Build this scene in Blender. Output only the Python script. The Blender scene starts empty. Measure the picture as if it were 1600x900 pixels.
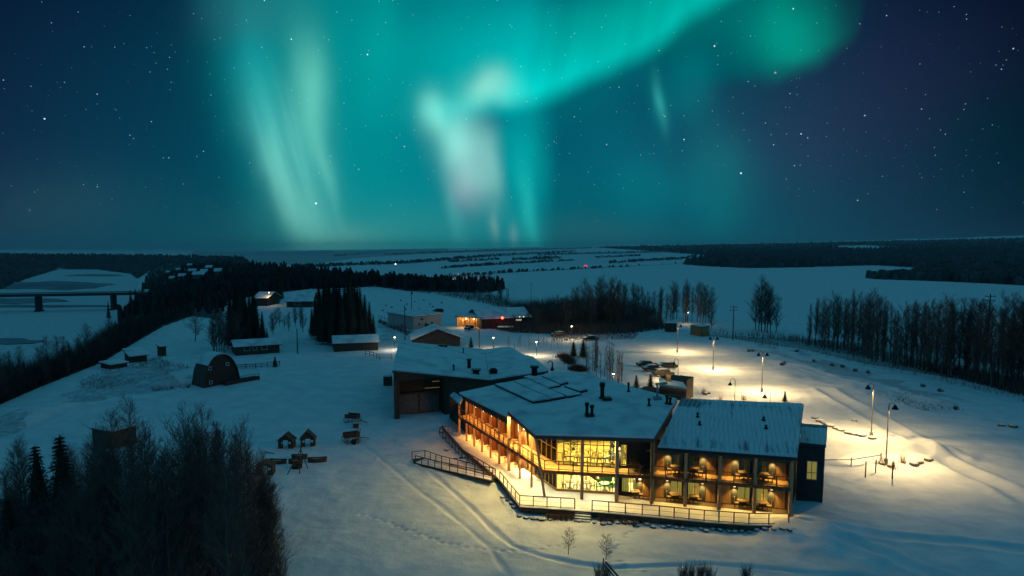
import bpy, math, random
import numpy as np
from mathutils import Vector, Matrix
R = math.radians
random.seed(7); rng = np.random.default_rng(7)
scene = bpy.context.scene
COL = scene.collection

# ------------------------------------------------------------------ camera
F, PITCH, H = 1066.67, R(5.5), 26.0
CP, SP = math.cos(PITCH), math.sin(PITCH)
cam = bpy.data.cameras.new('camera'); cam.lens = 24; cam.sensor_width = 36
cam.shift_y = 41/1600; cam.clip_start = 0.5; cam.clip_end = 30000
camo = bpy.data.objects.new('camera', cam); COL.objects.link(camo)
camo.location = (0, 0, H); camo.rotation_euler = (R(90)-PITCH, 0, 0); scene.camera = camo

def ray(px, py):
    a = (px-800)/F; b = (491-py)/F
    return (a, CP+b*SP, -SP+b*CP)
def at(px, py, z=0.0):                       # where the line of sight through a photo point meets height z
    d = ray(px, py); t = (z-H)/d[2]
    return Vector((d[0]*t, d[1]*t, z))
def proj(x, y, z):
    c = y*CP-(z-H)*SP; u = y*SP+(z-H)*CP
    return 800+F*x/c, 491-F*u/c

# ------------------------------------------------------------------ terrain height
def sst(t):
    t = np.clip(t, 0, 1); return t*t*(3-2*t)
LC_Y = [0, 110, 124, 152, 189, 224, 308, 414, 700, 1050, 1400, 2000, 3000, 9000]
LC_X = [-64, -80, -84, -91, -103, -114, -136, -155, -290, -460, -620, -850, -1100, -3000]
LB_X = [-240, -250, -255, -262, -270, -276, -283, -292, -405, -575, -740, -1000, -1250, -3200]
RE_Y = [0, 100, 128, 157, 189, 207, 240, 300, 360, 420, 600, 900, 9000]
RE_X = [180, 118, 100, 86, 74, 62, 36, 16, 4, -38, -120, -260, -5000]
HZ_U = [-3, -.75, -.5, -.39, -.33, -.22, -.1, .1, .12, .38, .56, .75, 3]
HZ_V = [393, 393, 395, 400, 401, 395, 388, 385, 383, 379, 374, 368, 366]
def vnoise(x, y, s, seed=0):                 # smooth value noise
    x = x/s+seed*17.3; y = y/s-seed*9.1
    xi = np.floor(x); yi = np.floor(y); fx = sst(x-xi); fy = sst(y-yi)
    def h(i, j):
        v = np.sin(i*127.1+j*311.7+seed*74.7)*43758.5453
        return v-np.floor(v)
    return (h(xi, yi)*(1-fx)+h(xi+1, yi)*fx)*(1-fy)+(h(xi, yi+1)*(1-fx)+h(xi+1, yi+1)*fx)*fy-0.5
TRACKS = []   # (points, width, depth, berm)
def add_track(px, w, d, bermh=0.0):
    TRACKS.append(([at(*p)[:2] for p in px], w, d, bermh))
add_track([(560,690),(600,720),(650,762),(700,800),(760,850),(800,905)], .28, .10)
add_track([(655,722),(690,752),(728,785),(765,822),(800,852),(845,868),(900,880),(960,886),(1040,884),(1110,880),(1180,886),(1260,893),(1400,905)], .3, .17, .02)
add_track([(1236,838),(1300,846),(1380,868),(1480,905)], .6, .15, .12)
add_track([(1236,832),(1310,838),(1420,842),(1520,850),(1610,862)], .6, .12, .1)
add_track([(1290,741),(1400,700),(1470,720),(1560,760),(1610,790)], .9, .2, .25)
add_track([(1290,610),(1340,640),(1400,675),(1440,705)], 1.0, .15, .3)
add_track([(905,560),(960,600),(1000,640)], .8, .15, .2)
add_track([(1180,560),(1260,575),(1330,600),(1400,612),(1480,630)], .7, .25, .2)
add_track([(20,650),(100,625),(200,600),(270,590)], .6, .2, .15)
add_track([(40,670),(120,640),(230,620)], .6, .2, .15)
def seg_dist(x, y, pts):
    best = np.full(x.shape, 1e9)
    for (ax, ay), (bx, by) in zip(pts[:-1], pts[1:]):
        dx, dy = bx-ax, by-ay; L = dx*dx+dy*dy+1e-9
        t = np.clip(((x-ax)*dx+(y-ay)*dy)/L, 0, 1)
        best = np.minimum(best, np.hypot(x-ax-t*dx, y-ay-t*dy))
    return best
for base in ([(985,545),(1040,560),(1085,585),(1130,602),(1180,630)],[(1000,560),(1055,580),(1090,612)],[(880,545),(930,536),(990,531),(1050,521),(1085,515)],[(860,560),(905,545),(960,540),(1040,548),(1090,570),(1110,600)],[(1290,640),(1330,655),(1365,672),(1420,690),(1500,700)]):
    for k in (-1.0, 1.0):
        g = [at(*p)[:2] for p in base]; TRACKS.append(([(x+k*.2, y+k*.9) for x, y in g], .28, .10, .05))
PRINTS = []
def footprints(px, step=.75):
    g = [at(*p) for p in px]
    for p, q in zip(g[:-1], g[1:]):
        n = int((q-p).length/step); d = (q-p).normalized()
        for i in range(n): c = p.lerp(q, i/n); s = .16*(1 if i % 2 else -1); PRINTS.append((c.x-d.y*s+random.uniform(-.08, .08), c.y+d.x*s+random.uniform(-.08, .08)))
footprints([(911,812),(905,830),(885,850),(800,862),(700,850),(560,800)]); footprints([(948,868),(965,850),(985,830),(1010,822)]); footprints([(446,706),(470,715),(540,700),(600,720),(645,728)]); footprints([(1300,745),(1340,735),(1420,735),(1500,760)]); footprints([(630,700),(560,660),(500,620),(400,600)]); footprints([(956,870),(990,890),(1040,905)])
def STEPS(x, y):
    z = np.zeros(x.shape)
    for cx, cy in PRINTS:
        m = (np.abs(x-cx) < .7) & (np.abs(y-cy) < .7)
        if m.any(): z[m] += .13*np.exp(-((x[m]-cx)**2+(y[m]-cy)**2)/.045)
    return z
MOUNDS = [(at(1262,748),3.2,.7),(at(1300,835),5,.9),(at(1443,705),4.5,1.2),(at(1245,835),2.5,.7),(at(1180,500),9,1.0),(at(1350,606),6,.8),
          (at(250,600),5,.8),(at(215,585),6,1.0),(at(270,600),4,1.0),(at(95,640),6,1.0),(at(40,655),5,1.0),(at(160,615),4,.7),(at(950,575),4,.5),
          (at(560,640),5,.4),(at(1230,590),4,.6),(at(1095,560),5,.5)]
def th(x, y, fine=True):
    x = np.asarray(x, float); y = np.asarray(y, float)
    z = vnoise(x, y, 26, 1)*.5*sst((y-40)/40)+vnoise(x, y, 9, 2)*.16
    # keep the building site level
    flat = sst((np.hypot((x-8)/30, (y-86)/30)-1)/.5); z = z*(.12+.88*flat)
    z = z+vnoise(x, y, 60, 3)*2.2*sst((y-170)/120)
    xc = np.interp(y, LC_Y, LC_X)+vnoise(x, y, 30, 4)*14; xb = np.interp(y, LC_Y, LB_X)+vnoise(x, y, 50, 5)*18
    dl = sst((xc-x)/np.maximum(xc-xb, 1))
    z = z*(1-dl)-35*dl
    # far side of the left river
    xl = np.interp(y, [0, 900, 1100, 1300, 1600, 1900, 2050], [-1400, -760, -830, -1030, -1200, -1350, -1150])
    far = np.maximum(sst((xl-x)/150), sst((y-1930)/250)); z = np.where(dl > 0, z+(35-z*0)*far*dl, z)
    xe = np.interp(y, RE_Y, RE_X)+vnoise(x, y, 40, 6)*8
    dr = sst((x-xe)/np.interp(y, [150, 300, 500], [26, 30, 50]))
    z = z*(1-dr)-8*dr
    # distant land
    u = x/np.maximum(y, 1)
    D0 = np.interp(u, [-.3, -.1, .1, .25, .3, .5, .58, .62, 1.2], [1300, 1350, 1500, 1500, 1150, 1250, 1100, 800, 700])+vnoise(x, y, 160, 7)*190+vnoise(x, y, 50, 17)*60
    rise = sst((y-D0)/160)
    zh = 26-(np.interp(u, HZ_U, HZ_V)-388)*6000/F
    zf = -3+(zh+3)*np.clip((y-D0)/(6000-D0), 0, 1)**1.15+vnoise(x, y, 330, 8)*9+vnoise(x, y, 120, 9)*4
    sel = (u > -.3)*1.0
    z = z*(1-rise*sel)+zf*rise*sel
    zf2 = (zh-2)*np.clip((y-2200)/3800, 0, 1)+vnoise(x, y, 400, 10)*8
    r2 = sst((y-2200)/900)*(1-sel); z = z*(1-r2)+zf2*r2
    if fine:
        m = (y < 260) & (np.abs(x) < 150)
        if m.any():
            xs, ys = x[m], y[m]; zz = z[m]
            for pts, w, d, b in TRACKS:
                q = seg_dist(xs, ys, pts)+vnoise(xs, ys, 3, 11)*.3
                zz = zz-d*np.exp(-(q/w)**2)+b*np.exp(-((q-1.9*w)/(.8*w))**2)
            for c, r, h in MOUNDS:
                q = np.hypot(xs-c[0], ys-c[1])/r*(1+.5*vnoise(xs, ys, 1.7, 12))
                zz = zz+h*np.exp(-q*q*1.6)*(1+.5*vnoise(xs, ys, 1.3, 13))
            z = z.copy(); z[m] = zz+vnoise(xs, ys, 2.2, 14)*.07+vnoise(xs*.45+ys*.3, ys*1.2-xs*.6, 3.4, 24)*.10+vnoise(xs, ys, .8, 15)*.045-(STEPS(xs, ys) if len(xs) > 500 else 0)
    return z
def gz(x, y): return float(th(np.array([x]), np.array([y]))[0])
_T = np.geomspace(30, 9000, 260)
def G(px, py, dz=0.0):                       # ground point seen at a photo point
    d = ray(px, py); T = _T
    for step in range(3):
        k = np.nonzero(H+d[2]*T < th(d[0]*T, d[1]*T, False))[0]; k = k[0] if len(k) else len(T)-1
        lo, hi = T[max(k-1, 0)], T[k]; T = np.linspace(lo, hi, 24)
    x, y = d[0]*hi, d[1]*hi
    return Vector((x, y, gz(x, y)+dz))

# ------------------------------------------------------------------ materials
def newmat(name):
    m = bpy.data.materials.new(name); m.use_nodes = True
    nt = m.node_tree; nt.nodes.clear(); return m, nt
def N(nt, t, **kw):
    n = nt.nodes.new(t)
    for k, v in kw.items():
        if k.startswith('i_'):
            n.inputs[int(k[2:]) if k[2:].isdigit() else k[2:].replace('_', ' ')].default_value = v
        else: setattr(n, k, v)
    return n
def ramp(nt, stops, interp='LINEAR'):
    n = nt.nodes.new('ShaderNodeValToRGB'); cr = n.color_ramp; cr.interpolation = interp
    while len(cr.elements) > 1: cr.elements.remove(cr.elements[-1])
    cr.elements[0].position = stops[0][0]; cr.elements[0].color = (*stops[0][1], 1)
    for p, c in stops[1:]:
        e = cr.elements.new(p); e.color = (*c, 1)
    return n
def mat(name, col, rough=.7, var=.25, scale=3.0, metal=0.0, stretch=(1, 1, 1), bump=0.0, emis=None, estr=0, snow=0.0, spec=.4):
    m, nt = newmat(name); L = nt.links.new
    out = N(nt, 'ShaderNodeOutputMaterial'); b = N(nt, 'ShaderNodeBsdfPrincipled')
    b.inputs['Roughness'].default_value = rough; b.inputs['Metallic'].default_value = metal
    b.inputs['Specular IOR Level'].default_value = spec
    tc = N(nt, 'ShaderNodeTexCoord'); mp = N(nt, 'ShaderNodeMapping'); mp.inputs['Scale'].default_value = stretch
    L(tc.outputs['Object'], mp.inputs[0])
    no = N(nt, 'ShaderNodeTexNoise'); no.inputs['Scale'].default_value = scale; no.inputs['Detail'].default_value = 5
    L(mp.outputs[0], no.inputs['Vector'])
    lo = tuple(c*(1-var) for c in col); hi = tuple(min(1, c*(1+var)) for c in col)
    r = ramp(nt, [(.3, lo), (.7, hi)]); L(no.outputs['Fac'], r.inputs[0])
    colout = r.outputs[0]
    if snow > 0:                              # a dusting on faces that look up
        ge = N(nt, 'ShaderNodeNewGeometry'); sx = N(nt, 'ShaderNodeSeparateXYZ'); L(ge.outputs['Normal'], sx.inputs[0])
        ad = N(nt, 'ShaderNodeMath', operation='ADD'); L(sx.outputs[2], ad.inputs[0]); L(no.outputs['Fac'], ad.inputs[1])
        rr = ramp(nt, [(max(0, 1.3-snow)/2, (0, 0, 0)), (min(1, (1.5-snow)/2), (1, 1, 1))])
        hf = N(nt, 'ShaderNodeMath', operation='MULTIPLY', i_1=.5); L(ad.outputs[0], hf.inputs[0]); L(hf.outputs[0], rr.inputs[0])
        mx = N(nt, 'ShaderNodeMix', data_type='RGBA'); L(rr.outputs[0], mx.inputs[0]); L(colout, mx.inputs[6]); mx.inputs[7].default_value = (.75, .77, .8, 1)
        colout = mx.outputs[2]
    L(colout, b.inputs['Base Color'])
    if bump:
        bp = N(nt, 'ShaderNodeBump'); bp.inputs['Strength'].default_value = bump; bp.inputs['Distance'].default_value = .05
        L(no.outputs['Fac'], bp.inputs['Height']); L(bp.outputs[0], b.inputs['Normal'])
    if emis:
        b.inputs['Emission Color'].default_value = (*emis, 1); b.inputs['Emission Strength'].default_value = estr
    L(b.outputs[0], out.inputs[0]); return m
def snow_mat(name, ribs=False):
    m, nt = newmat(name); L = nt.links.new
    out = N(nt, 'ShaderNodeOutputMaterial'); b = N(nt, 'ShaderNodeBsdfPrincipled')
    b.inputs['Roughness'].default_value = .75; b.inputs['Specular IOR Level'].default_value = .25
    tc = N(nt, 'ShaderNodeTexCoord')
    n1 = N(nt, 'ShaderNodeTexNoise', i_Scale=.35, i_Detail=6.0); L(tc.outputs['Object'], n1.inputs['Vector'])
    n2 = N(nt, 'ShaderNodeTexNoise', i_Scale=5.0, i_Detail=4.0); L(tc.outputs['Object'], n2.inputs['Vector'])
    r = ramp(nt, [(.3, (.50, .53, .57)), (.52, (.76, .78, .80)), (.7, (.83, .84, .85))] if ribs else [(.3, (.64, .68, .72)), (.65, (.82, .83, .84))]); L(n1.outputs['Fac'], r.inputs[0]); c = r.outputs[0]
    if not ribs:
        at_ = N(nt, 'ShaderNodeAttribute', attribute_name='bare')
        # brush and earth showing through the snow; also painted far haze and river dimming
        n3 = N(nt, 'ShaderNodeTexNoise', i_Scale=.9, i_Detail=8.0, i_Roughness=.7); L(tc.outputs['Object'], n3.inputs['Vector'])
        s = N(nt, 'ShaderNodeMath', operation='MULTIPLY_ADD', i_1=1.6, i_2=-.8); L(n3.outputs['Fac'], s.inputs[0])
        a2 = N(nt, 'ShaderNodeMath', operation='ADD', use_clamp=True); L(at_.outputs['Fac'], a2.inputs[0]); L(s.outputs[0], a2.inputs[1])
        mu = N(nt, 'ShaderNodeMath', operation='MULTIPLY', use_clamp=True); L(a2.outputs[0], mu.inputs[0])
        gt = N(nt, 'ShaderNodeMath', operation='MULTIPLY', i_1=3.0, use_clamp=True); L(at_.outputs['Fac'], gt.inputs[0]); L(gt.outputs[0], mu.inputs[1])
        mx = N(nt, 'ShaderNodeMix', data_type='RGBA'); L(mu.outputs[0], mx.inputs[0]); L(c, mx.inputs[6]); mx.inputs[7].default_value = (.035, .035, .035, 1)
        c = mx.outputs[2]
    L(c, b.inputs['Base Color'])
    bp = N(nt, 'ShaderNodeBump', i_Strength=.25, i_Distance=.08); L(n2.outputs['Fac'], bp.inputs['Height'])
    bp2 = N(nt, 'ShaderNodeBump', i_Strength=.5, i_Distance=.5); L(n1.outputs['Fac'], bp2.inputs['Height']); L(bp.outputs[0], bp2.inputs['Normal'])
    L(bp2.outputs[0], b.inputs['Normal']); L(b.outputs[0], out.inputs[0]); return m
def emit_mat(name, col, s):
    m, nt = newmat(name); out = N(nt, 'ShaderNodeOutputMaterial'); e = N(nt, 'ShaderNodeEmission')
    e.inputs[0].default_value = (*col, 1); e.inputs[1].default_value = s; nt.links.new(e.outputs[0], out.inputs[0]); return m
def glass_mat(name, tint=(.9, .95, .9), mixf=.12):
    m, nt = newmat(name); L = nt.links.new; out = N(nt, 'ShaderNodeOutputMaterial')
    t = N(nt, 'ShaderNodeBsdfTransparent'); t.inputs[0].default_value = (*tint, 1)
    g = N(nt, 'ShaderNodeBsdfGlossy', i_Roughness=.05); fr = N(nt, 'ShaderNodeFresnel', i_IOR=1.45)
    mx = N(nt, 'ShaderNodeMixShader'); L(fr.outputs[0], mx.inputs[0]); L(t.outputs[0], mx.inputs[1]); L(g.outputs[0], mx.inputs[2]); L(mx.outputs[0], out.inputs[0]); return m
def siding_mat(name, col, step=.2, axis='Z'):  # horizontal boards with dark gaps
    m, nt = newmat(name); L = nt.links.new
    out = N(nt, 'ShaderNodeOutputMaterial'); b = N(nt, 'ShaderNodeBsdfPrincipled', i_Roughness=.75)
    tc = N(nt, 'ShaderNodeTexCoord'); sx = N(nt, 'ShaderNodeSeparateXYZ'); L(tc.outputs['Object'], sx.inputs[0])
    d = N(nt, 'ShaderNodeMath', operation='DIVIDE', i_1=step); L(sx.outputs[axis], d.inputs[0])
    fr = N(nt, 'ShaderNodeMath', operation='FRACT'); L(d.outputs[0], fr.inputs[0])
    r = ramp(nt, [(0, (.25,)*3), (.1, (1,)*3), (1, (.85,)*3)]); L(fr.outputs[0], r.inputs[0])
    no = N(nt, 'ShaderNodeTexNoise', i_Scale=2.2, i_Detail=6.0); L(tc.outputs['Object'], no.inputs['Vector'])
    r2 = ramp(nt, [(.3, tuple(c*.7 for c in col)), (.7, tuple(c*1.25 for c in col))]); L(no.outputs['Fac'], r2.inputs[0])
    mx = N(nt, 'ShaderNodeMix', data_type='RGBA', blend_type='MULTIPLY'); mx.inputs[0].default_value = 1
    L(r2.outputs[0], mx.inputs[6]); L(r.outputs[0], mx.inputs[7]); L(mx.outputs[2], b.inputs['Base Color'])
    bp = N(nt, 'ShaderNodeBump', i_Strength=.4, i_Distance=.02); L(fr.outputs[0], bp.inputs['Height']); L(bp.outputs[0], b.inputs['Normal'])
    L(b.outputs[0], out.inputs[0]); return m
def frost_roof_mat(name):                    # thin snow over standing-seam metal, slid off in streaks
    m, nt = newmat(name); L = nt.links.new
    out = N(nt, 'ShaderNodeOutputMaterial'); b = N(nt, 'ShaderNodeBsdfPrincipled', i_Roughness=.6)
    at_ = N(nt, 'ShaderNodeAttribute', attribute_name='uvw'); sx = N(nt, 'ShaderNodeSeparateXYZ'); L(at_.outputs['Vector'], sx.inputs[0])
    mp = N(nt, 'ShaderNodeMapping'); mp.inputs['Scale'].default_value = (2.2, .22, 1); L(at_.outputs['Vector'], mp.inputs[0])
    no = N(nt, 'ShaderNodeTexNoise', i_Scale=1.0, i_Detail=4.0, i_Roughness=.6); L(mp.outputs[0], no.inputs['Vector'])
    # y runs 0 at the eave to 1 at the ridge
    e = ramp(nt, [(0, (.0,)*3), (.05, (.13,)*3), (.14, (.12,)*3), (.25, (.0,)*3), (.74, (.0,)*3), (.88, (.14,)*3), (.95, (.03,)*3), (1, (0,)*3)])
    nv = N(nt, 'ShaderNodeSeparateXYZ'); L(at_.outputs['Vector'], nv.inputs[0])
    z = N(nt, 'ShaderNodeMath', operation='DIVIDE', i_1=1.0); L(nv.outputs[2], z.inputs[0]); L(z.outputs[0], e.inputs[0])
    s = N(nt, 'ShaderNodeMath', operation='ADD'); L(no.outputs['Fac'], s.inputs[0]); L(e.outputs[0], s.inputs[1])
    xr = ramp(nt, [(0, (.0,)*3), (.02, (.34,)*3), (.25, (.28,)*3), (.38, (0,)*3)]); xd = N(nt, 'ShaderNodeMath', operation='DIVIDE', i_1=13.0); L(nv.outputs[0], xd.inputs[0]); L(xd.outputs[0], xr.inputs[0])
    yr = ramp(nt, [(.76, (0,)*3), (.83, (1,)*3), (.95, (1,)*3), (.97, (0,)*3)]); L(nv.outputs[2], yr.inputs[0])
    xy = N(nt, 'ShaderNodeMath', operation='MULTIPLY'); L(xr.outputs[0], xy.inputs[0]); L(yr.outputs[0], xy.inputs[1])
    s0 = s; s = N(nt, 'ShaderNodeMath', operation='ADD'); L(s0.outputs[0], s.inputs[0]); L(xy.outputs[0], s.inputs[1])
    r = ramp(nt, [(.60, (0,)*3), (.76, (1,)*3)]); L(s.outputs[0], r.inputs[0])
    fr = N(nt, 'ShaderNodeMath', operation='FRACT'); d = N(nt, 'ShaderNodeMath', operation='MULTIPLY', i_1=2.2); L(sx.outputs[0], d.inputs[0]); L(d.outputs[0], fr.inputs[0])
    rb = ramp(nt, [(0, (.55,)*3), (.12, (.62,)*3), (.2, (.74, .77, .8)), (1, (.78, .8, .82))]); L(fr.outputs[0], rb.inputs[0])
    mx = N(nt, 'ShaderNodeMix', data_type='RGBA'); L(r.outputs[0], mx.inputs[0]); L(rb.outputs[0], mx.inputs[6]); mx.inputs[7].default_value = (.20, .22, .24, 1)
    L(mx.outputs[2], b.inputs['Base Color'])
    bp = N(nt, 'ShaderNodeBump', i_Strength=.5, i_Distance=.06); L(rb.outputs[0], bp.inputs['Height']); L(bp.outputs[0], b.inputs['Normal'])
    L(b.outputs[0], out.inputs[0]); return m

M = dict(
 snow=snow_mat('snow'), roofsnow=snow_mat('roof_snow', True), frost=frost_roof_mat('frosted_metal_roof'),
 siding=siding_mat('dark_siding', (.036, .04, .045)), brown=siding_mat('brown_siding', (.08, .055, .04)), grey=siding_mat('grey_siding', (.16, .15, .14), .3),
 barnred=siding_mat('barn_boards', (.085, .04, .032), .3, 'X'), pale=siding_mat('pale_siding', (.42, .42, .42), .25),
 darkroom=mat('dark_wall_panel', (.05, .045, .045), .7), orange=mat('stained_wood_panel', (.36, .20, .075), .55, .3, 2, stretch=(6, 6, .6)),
 wood=mat('wood_column', (.52, .29, .16), .6, .3, 2, stretch=(8, 8, .5)), darkwood=mat('dark_timber', (.07, .045, .03), .75, .35, 3, stretch=(5, 5, .6)),
 redwall=mat('cedar_wall', (.20, .075, .03), .6, .4, 1.5, stretch=(5, 5, .5)),
 metal=mat('black_metal', (.02, .02, .022), .45, .2, 4, .6), steel=mat('dull_steel', (.30, .31, .32), .45, .2, 3, .5), pole=mat('pole_metal', (.10, .09, .08), .5, .2, 4, .3),
 railm=mat('rusty_brown_rail', (.10, .045, .03), .55, .3, 5), fascia=mat('fascia', (.04, .045, .05), .5, .2, 2),
 concrete=mat('concrete', (.36, .34, .31), .8, .2, 2, bump=.2), rock=mat('snowy_rock', (.14, .11, .09), .9, .4, 1.2, bump=.6, snow=.34),
 shrub=mat('russet_twigs', (.10, .05, .03), .9, .5, 6), grass=mat('dead_grass', (.22, .13, .07), .9, .4, 4),
 bark=mat('grey_bark', (.11, .095, .085), .9, .4, 2, stretch=(1, 1, .4)), twig=mat('twig_bark', (.12, .088, .075), .9, .4, 1), birch=mat('birch_bark', (.16, .13, .11), .8, .5, 5, stretch=(1, 1, 2)),
 needle=mat('spruce_needles', (.03, .045, .035), .9, .5, 1.5), needle2=mat('lit_spruce_needles', (.03, .05, .03), .9, .4, 2), farwood=mat('far_forest', (.075, .08, .08), .95, .5, .05),  # far_forest is lightened in colour to carry distance haze
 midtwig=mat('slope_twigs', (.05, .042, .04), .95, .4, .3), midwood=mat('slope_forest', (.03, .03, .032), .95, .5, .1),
 interior=mat('interior_plaster', (.72, .60, .33), .8, .08, .5), ifloor=mat('interior_floor', (.42, .34, .18), .5, .25, 1.5), ceil=mat('interior_ceiling', (.6, .5, .3), .8, .1, 1),
 glass=glass_mat('window_glass'), dglass=mat('dark_glass', (.02, .03, .035), .1, .1, 1),
 curtain=mat('curtain', (.62, .55, .33), .9, .25, 1.5, stretch=(14, 14, .2)), curtlit=mat('self_lit_curtain', (.6, .52, .28), .9, .3, 1.5, stretch=(12, 12, .2), emis=(1, .74, .14), estr=.25),  # lit curtains glow themselves: room light put in as emission
 lit=emit_mat('lamp_glow', (1, .62, .25), 9), litwhite=emit_mat('white_lamp_glow', (1, .85, .55), 14), red=emit_mat('red_lamp_glow', (1, .05, .02), 16), warmwin=emit_mat('warm_window_glow', (1, .5, .13), 1.6), dimwin=emit_mat('dim_window_glow', (1, .8, .5), .5),
 carpaint=mat('dark_car_paint', (.012, .012, .016), .45, .1, 1, .3, snow=.16), carpaint2=mat('brown_car_paint', (.03, .02, .018), .45, .1, 1, .3, snow=.16), tyre=mat('rubber', (.015,)*3, .9), rim=mat('wheel_rim', (.3,)*3, .4, .1, 3, .8),
 green=mat('green_upholstery', (.06, .30, .15), .8, .3, 2), white=mat('white_paint', (.6,)*3, .6, .1), dtable=mat('table_top', (.14, .09, .05), .5), black=mat('black_plastic', (.02,)*3, .5),
 leafg=mat('indoor_leaves', (.03, .14, .09), .7, .5, 3), kiosk=mat('kiosk_boards', (.38, .22, .09), .7, .3, 2, stretch=(1, 1, 6)), bridge=mat('bridge_concrete', (.05, .05, .055), .9, .2, .1), blue=mat('blue_ornaments', (.1, .3, .5), .4, .3, 9),
)

# ------------------------------------------------------------------ mesh builder
ORG = {}
class MB:
    def __init__(s): s.v = []; s.f = []
    def poly(s, pts):
        k = len(s.v); s.v += [tuple(p) for p in pts]; s.f.append(tuple(range(k, k+len(pts))))
    def prism(s, pts, off):                   # pts: top outline (anticlockwise from above); off: vector to the underside
        n = len(pts); k = len(s.v); o = Vector(off)
        s.v += [tuple(p) for p in pts]+[tuple(Vector(p)+o) for p in pts]
        s.f.append(tuple(range(k, k+n))); s.f.append(tuple(range(k+2*n-1, k+n-1, -1)))
        for i in range(n):
            j = (i+1) % n; s.f.append((k+i, k+n+i, k+n+j, k+j))
    def box(s, c, size, rz=0, ax=None):
        c = Vector(c); hx, hy, hz = size[0]/2, size[1]/2, size[2]/2
        if ax is None:
            X = Vector((math.cos(rz), math.sin(rz), 0)); Y = Vector((-math.sin(rz), math.cos(rz), 0)); Z = Vector((0, 0, 1))
        else: X, Y, Z = ax
        k = len(s.v)
        for sz in (-1, 1):
            for sx, sy in ((-1, -1), (1, -1), (1, 1), (-1, 1)):
                s.v.append(tuple(c+X*hx*sx+Y*hy*sy+Z*hz*sz))
        for q in ((3, 2, 1, 0), (4, 5, 6, 7), (0, 1, 5, 4), (1, 2, 6, 5), (2, 3, 7, 6), (3, 0, 4, 7)): s.f.append(tuple(k+i for i in q))
    def bar(s, p, q, w, h=None):
        p = Vector(p); q = Vector(q); d = q-p; L = d.length
        if L < 1e-6: return
        X = d/L; up = Vector((0, 0, 1)) if abs(X.z) < .95 else Vector((0, 1, 0)); Y = up.cross(X).normalized(); Z = X.cross(Y)
        s.box((p+q)/2, (L, w, h or w), ax=(X, Y, Z))
    def tube(s, p, q, r0, r1=None, n=6, cap=True):
        p = Vector(p); q = Vector(q); r1 = r0 if r1 is None else r1; d = (q-p)
        if d.length < 1e-6: return
        X = d.normalized(); up = Vector((0, 0, 1)) if abs(X.z) < .95 else Vector((0, 1, 0)); Y = up.cross(X).normalized(); Z = X.cross(Y)
        k = len(s.v)
        for c, r in ((p, r0), (q, r1)):
            for i in range(n):
                a = 2*math.pi*i/n; s.v.append(tuple(c+(Y*math.cos(a)+Z*math.sin(a))*r))
        for i in range(n): j = (i+1) % n; s.f.append((k+i, k+j, k+n+j, k+n+i))
        if cap: s.f.append(tuple(range(k+n-1, k-1, -1))); s.f.append(tuple(range(k+n, k+2*n)))
    def lathe(s, c, prof, n=12, ax=None):     # prof: (r,z) pairs
        c = Vector(c); k = len(s.v)
        for r, z in prof:
            for i in range(n):
                a = 2*math.pi*i/n; s.v.append((c.x+r*math.cos(a), c.y+r*math.sin(a), c.z+z))
        for j in range(len(prof)-1):
            for i in range(n): i2 = (i+1) % n; s.f.append((k+j*n+i, k+j*n+i2, k+(j+1)*n+i2, k+(j+1)*n+i))
    def blob(s, c, r, sd=0, n=8, m=5, jit=.25, flat=0):
        rr = random.Random(sd); c = Vector(c); k = len(s.v)
        for j in range(m+1):
            ph = math.pi*j/m
            for i in range(n):
                a = 2*math.pi*i/n+j*.3; q = 1+rr.uniform(-jit, jit)
                s.v.append((c.x+r[0]*q*math.sin(ph)*math.cos(a), c.y+r[1]*q*math.sin(ph)*math.sin(a), c.z+r[2]*q*math.cos(ph)))
        for j in range(m):
            for i in range(n): i2 = (i+1) % n; s.f.append((k+j*n+i, k+j*n+n+i, k+j*n+n+i2, k+j*n+i2))
    def build(s, name, m, parent=None, smooth=False, parent_org=None):
        o = Vector((0, 0, 0))
        if parent is not None: o = ORG.get(parent.name, Vector((0, 0, 0)))
        me = bpy.data.meshes.new(name)
        me.from_pydata([(v[0]-o.x, v[1]-o.y, v[2]-o.z) for v in s.v], [], s.f)
        me.materials.append(M[m] if isinstance(m, str) else m)
        if smooth: me.polygons.foreach_set('use_smooth', [True]*len(me.polygons))
        ob = bpy.data.objects.new(name, me); COL.objects.link(ob)
        if parent is not None: ob.parent = parent
        ORG[ob.name] = o
        return ob
def tag(o, label=None, cat=None, group=None, kind=None):
    if label: o['label'] = label
    if cat: o['category'] = cat
    if group: o['group'] = group
    if kind: o['kind'] = kind
    return o
def thing(name, label, cat, loc=(0, 0, 0), group=None, rz=0):
    o = bpy.data.objects.new(name, None); o.empty_display_size = .3; COL.objects.link(o)
    o.location = loc; o.rotation_euler = (0, 0, rz); tag(o, label, cat, group)
    ORG[o.name] = Vector((0, 0, 0)); return o
def wthing(name, label, cat, loc, group=None):   # parts are given in world coordinates
    o = thing(name, label, cat, loc, group); ORG[o.name] = Vector(loc); return o
def dup(root, loc, rz=0, s=(1, 1, 1), label=None, group=None):
    r = root.copy(); COL.objects.link(r); r.location = loc; r.rotation_euler = (0, 0, rz)
    r.scale = (s, s, s) if isinstance(s, (int, float)) else s
    if label: r['label'] = label
    if group: r['group'] = group
    for ch in list(root.children):
        c = ch.copy(); COL.objects.link(c); c.parent = r
        for g in list(ch.children):
            d = g.copy(); COL.objects.link(d); d.parent = c
            if g.type == 'LIGHT': pass
    return r
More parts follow.
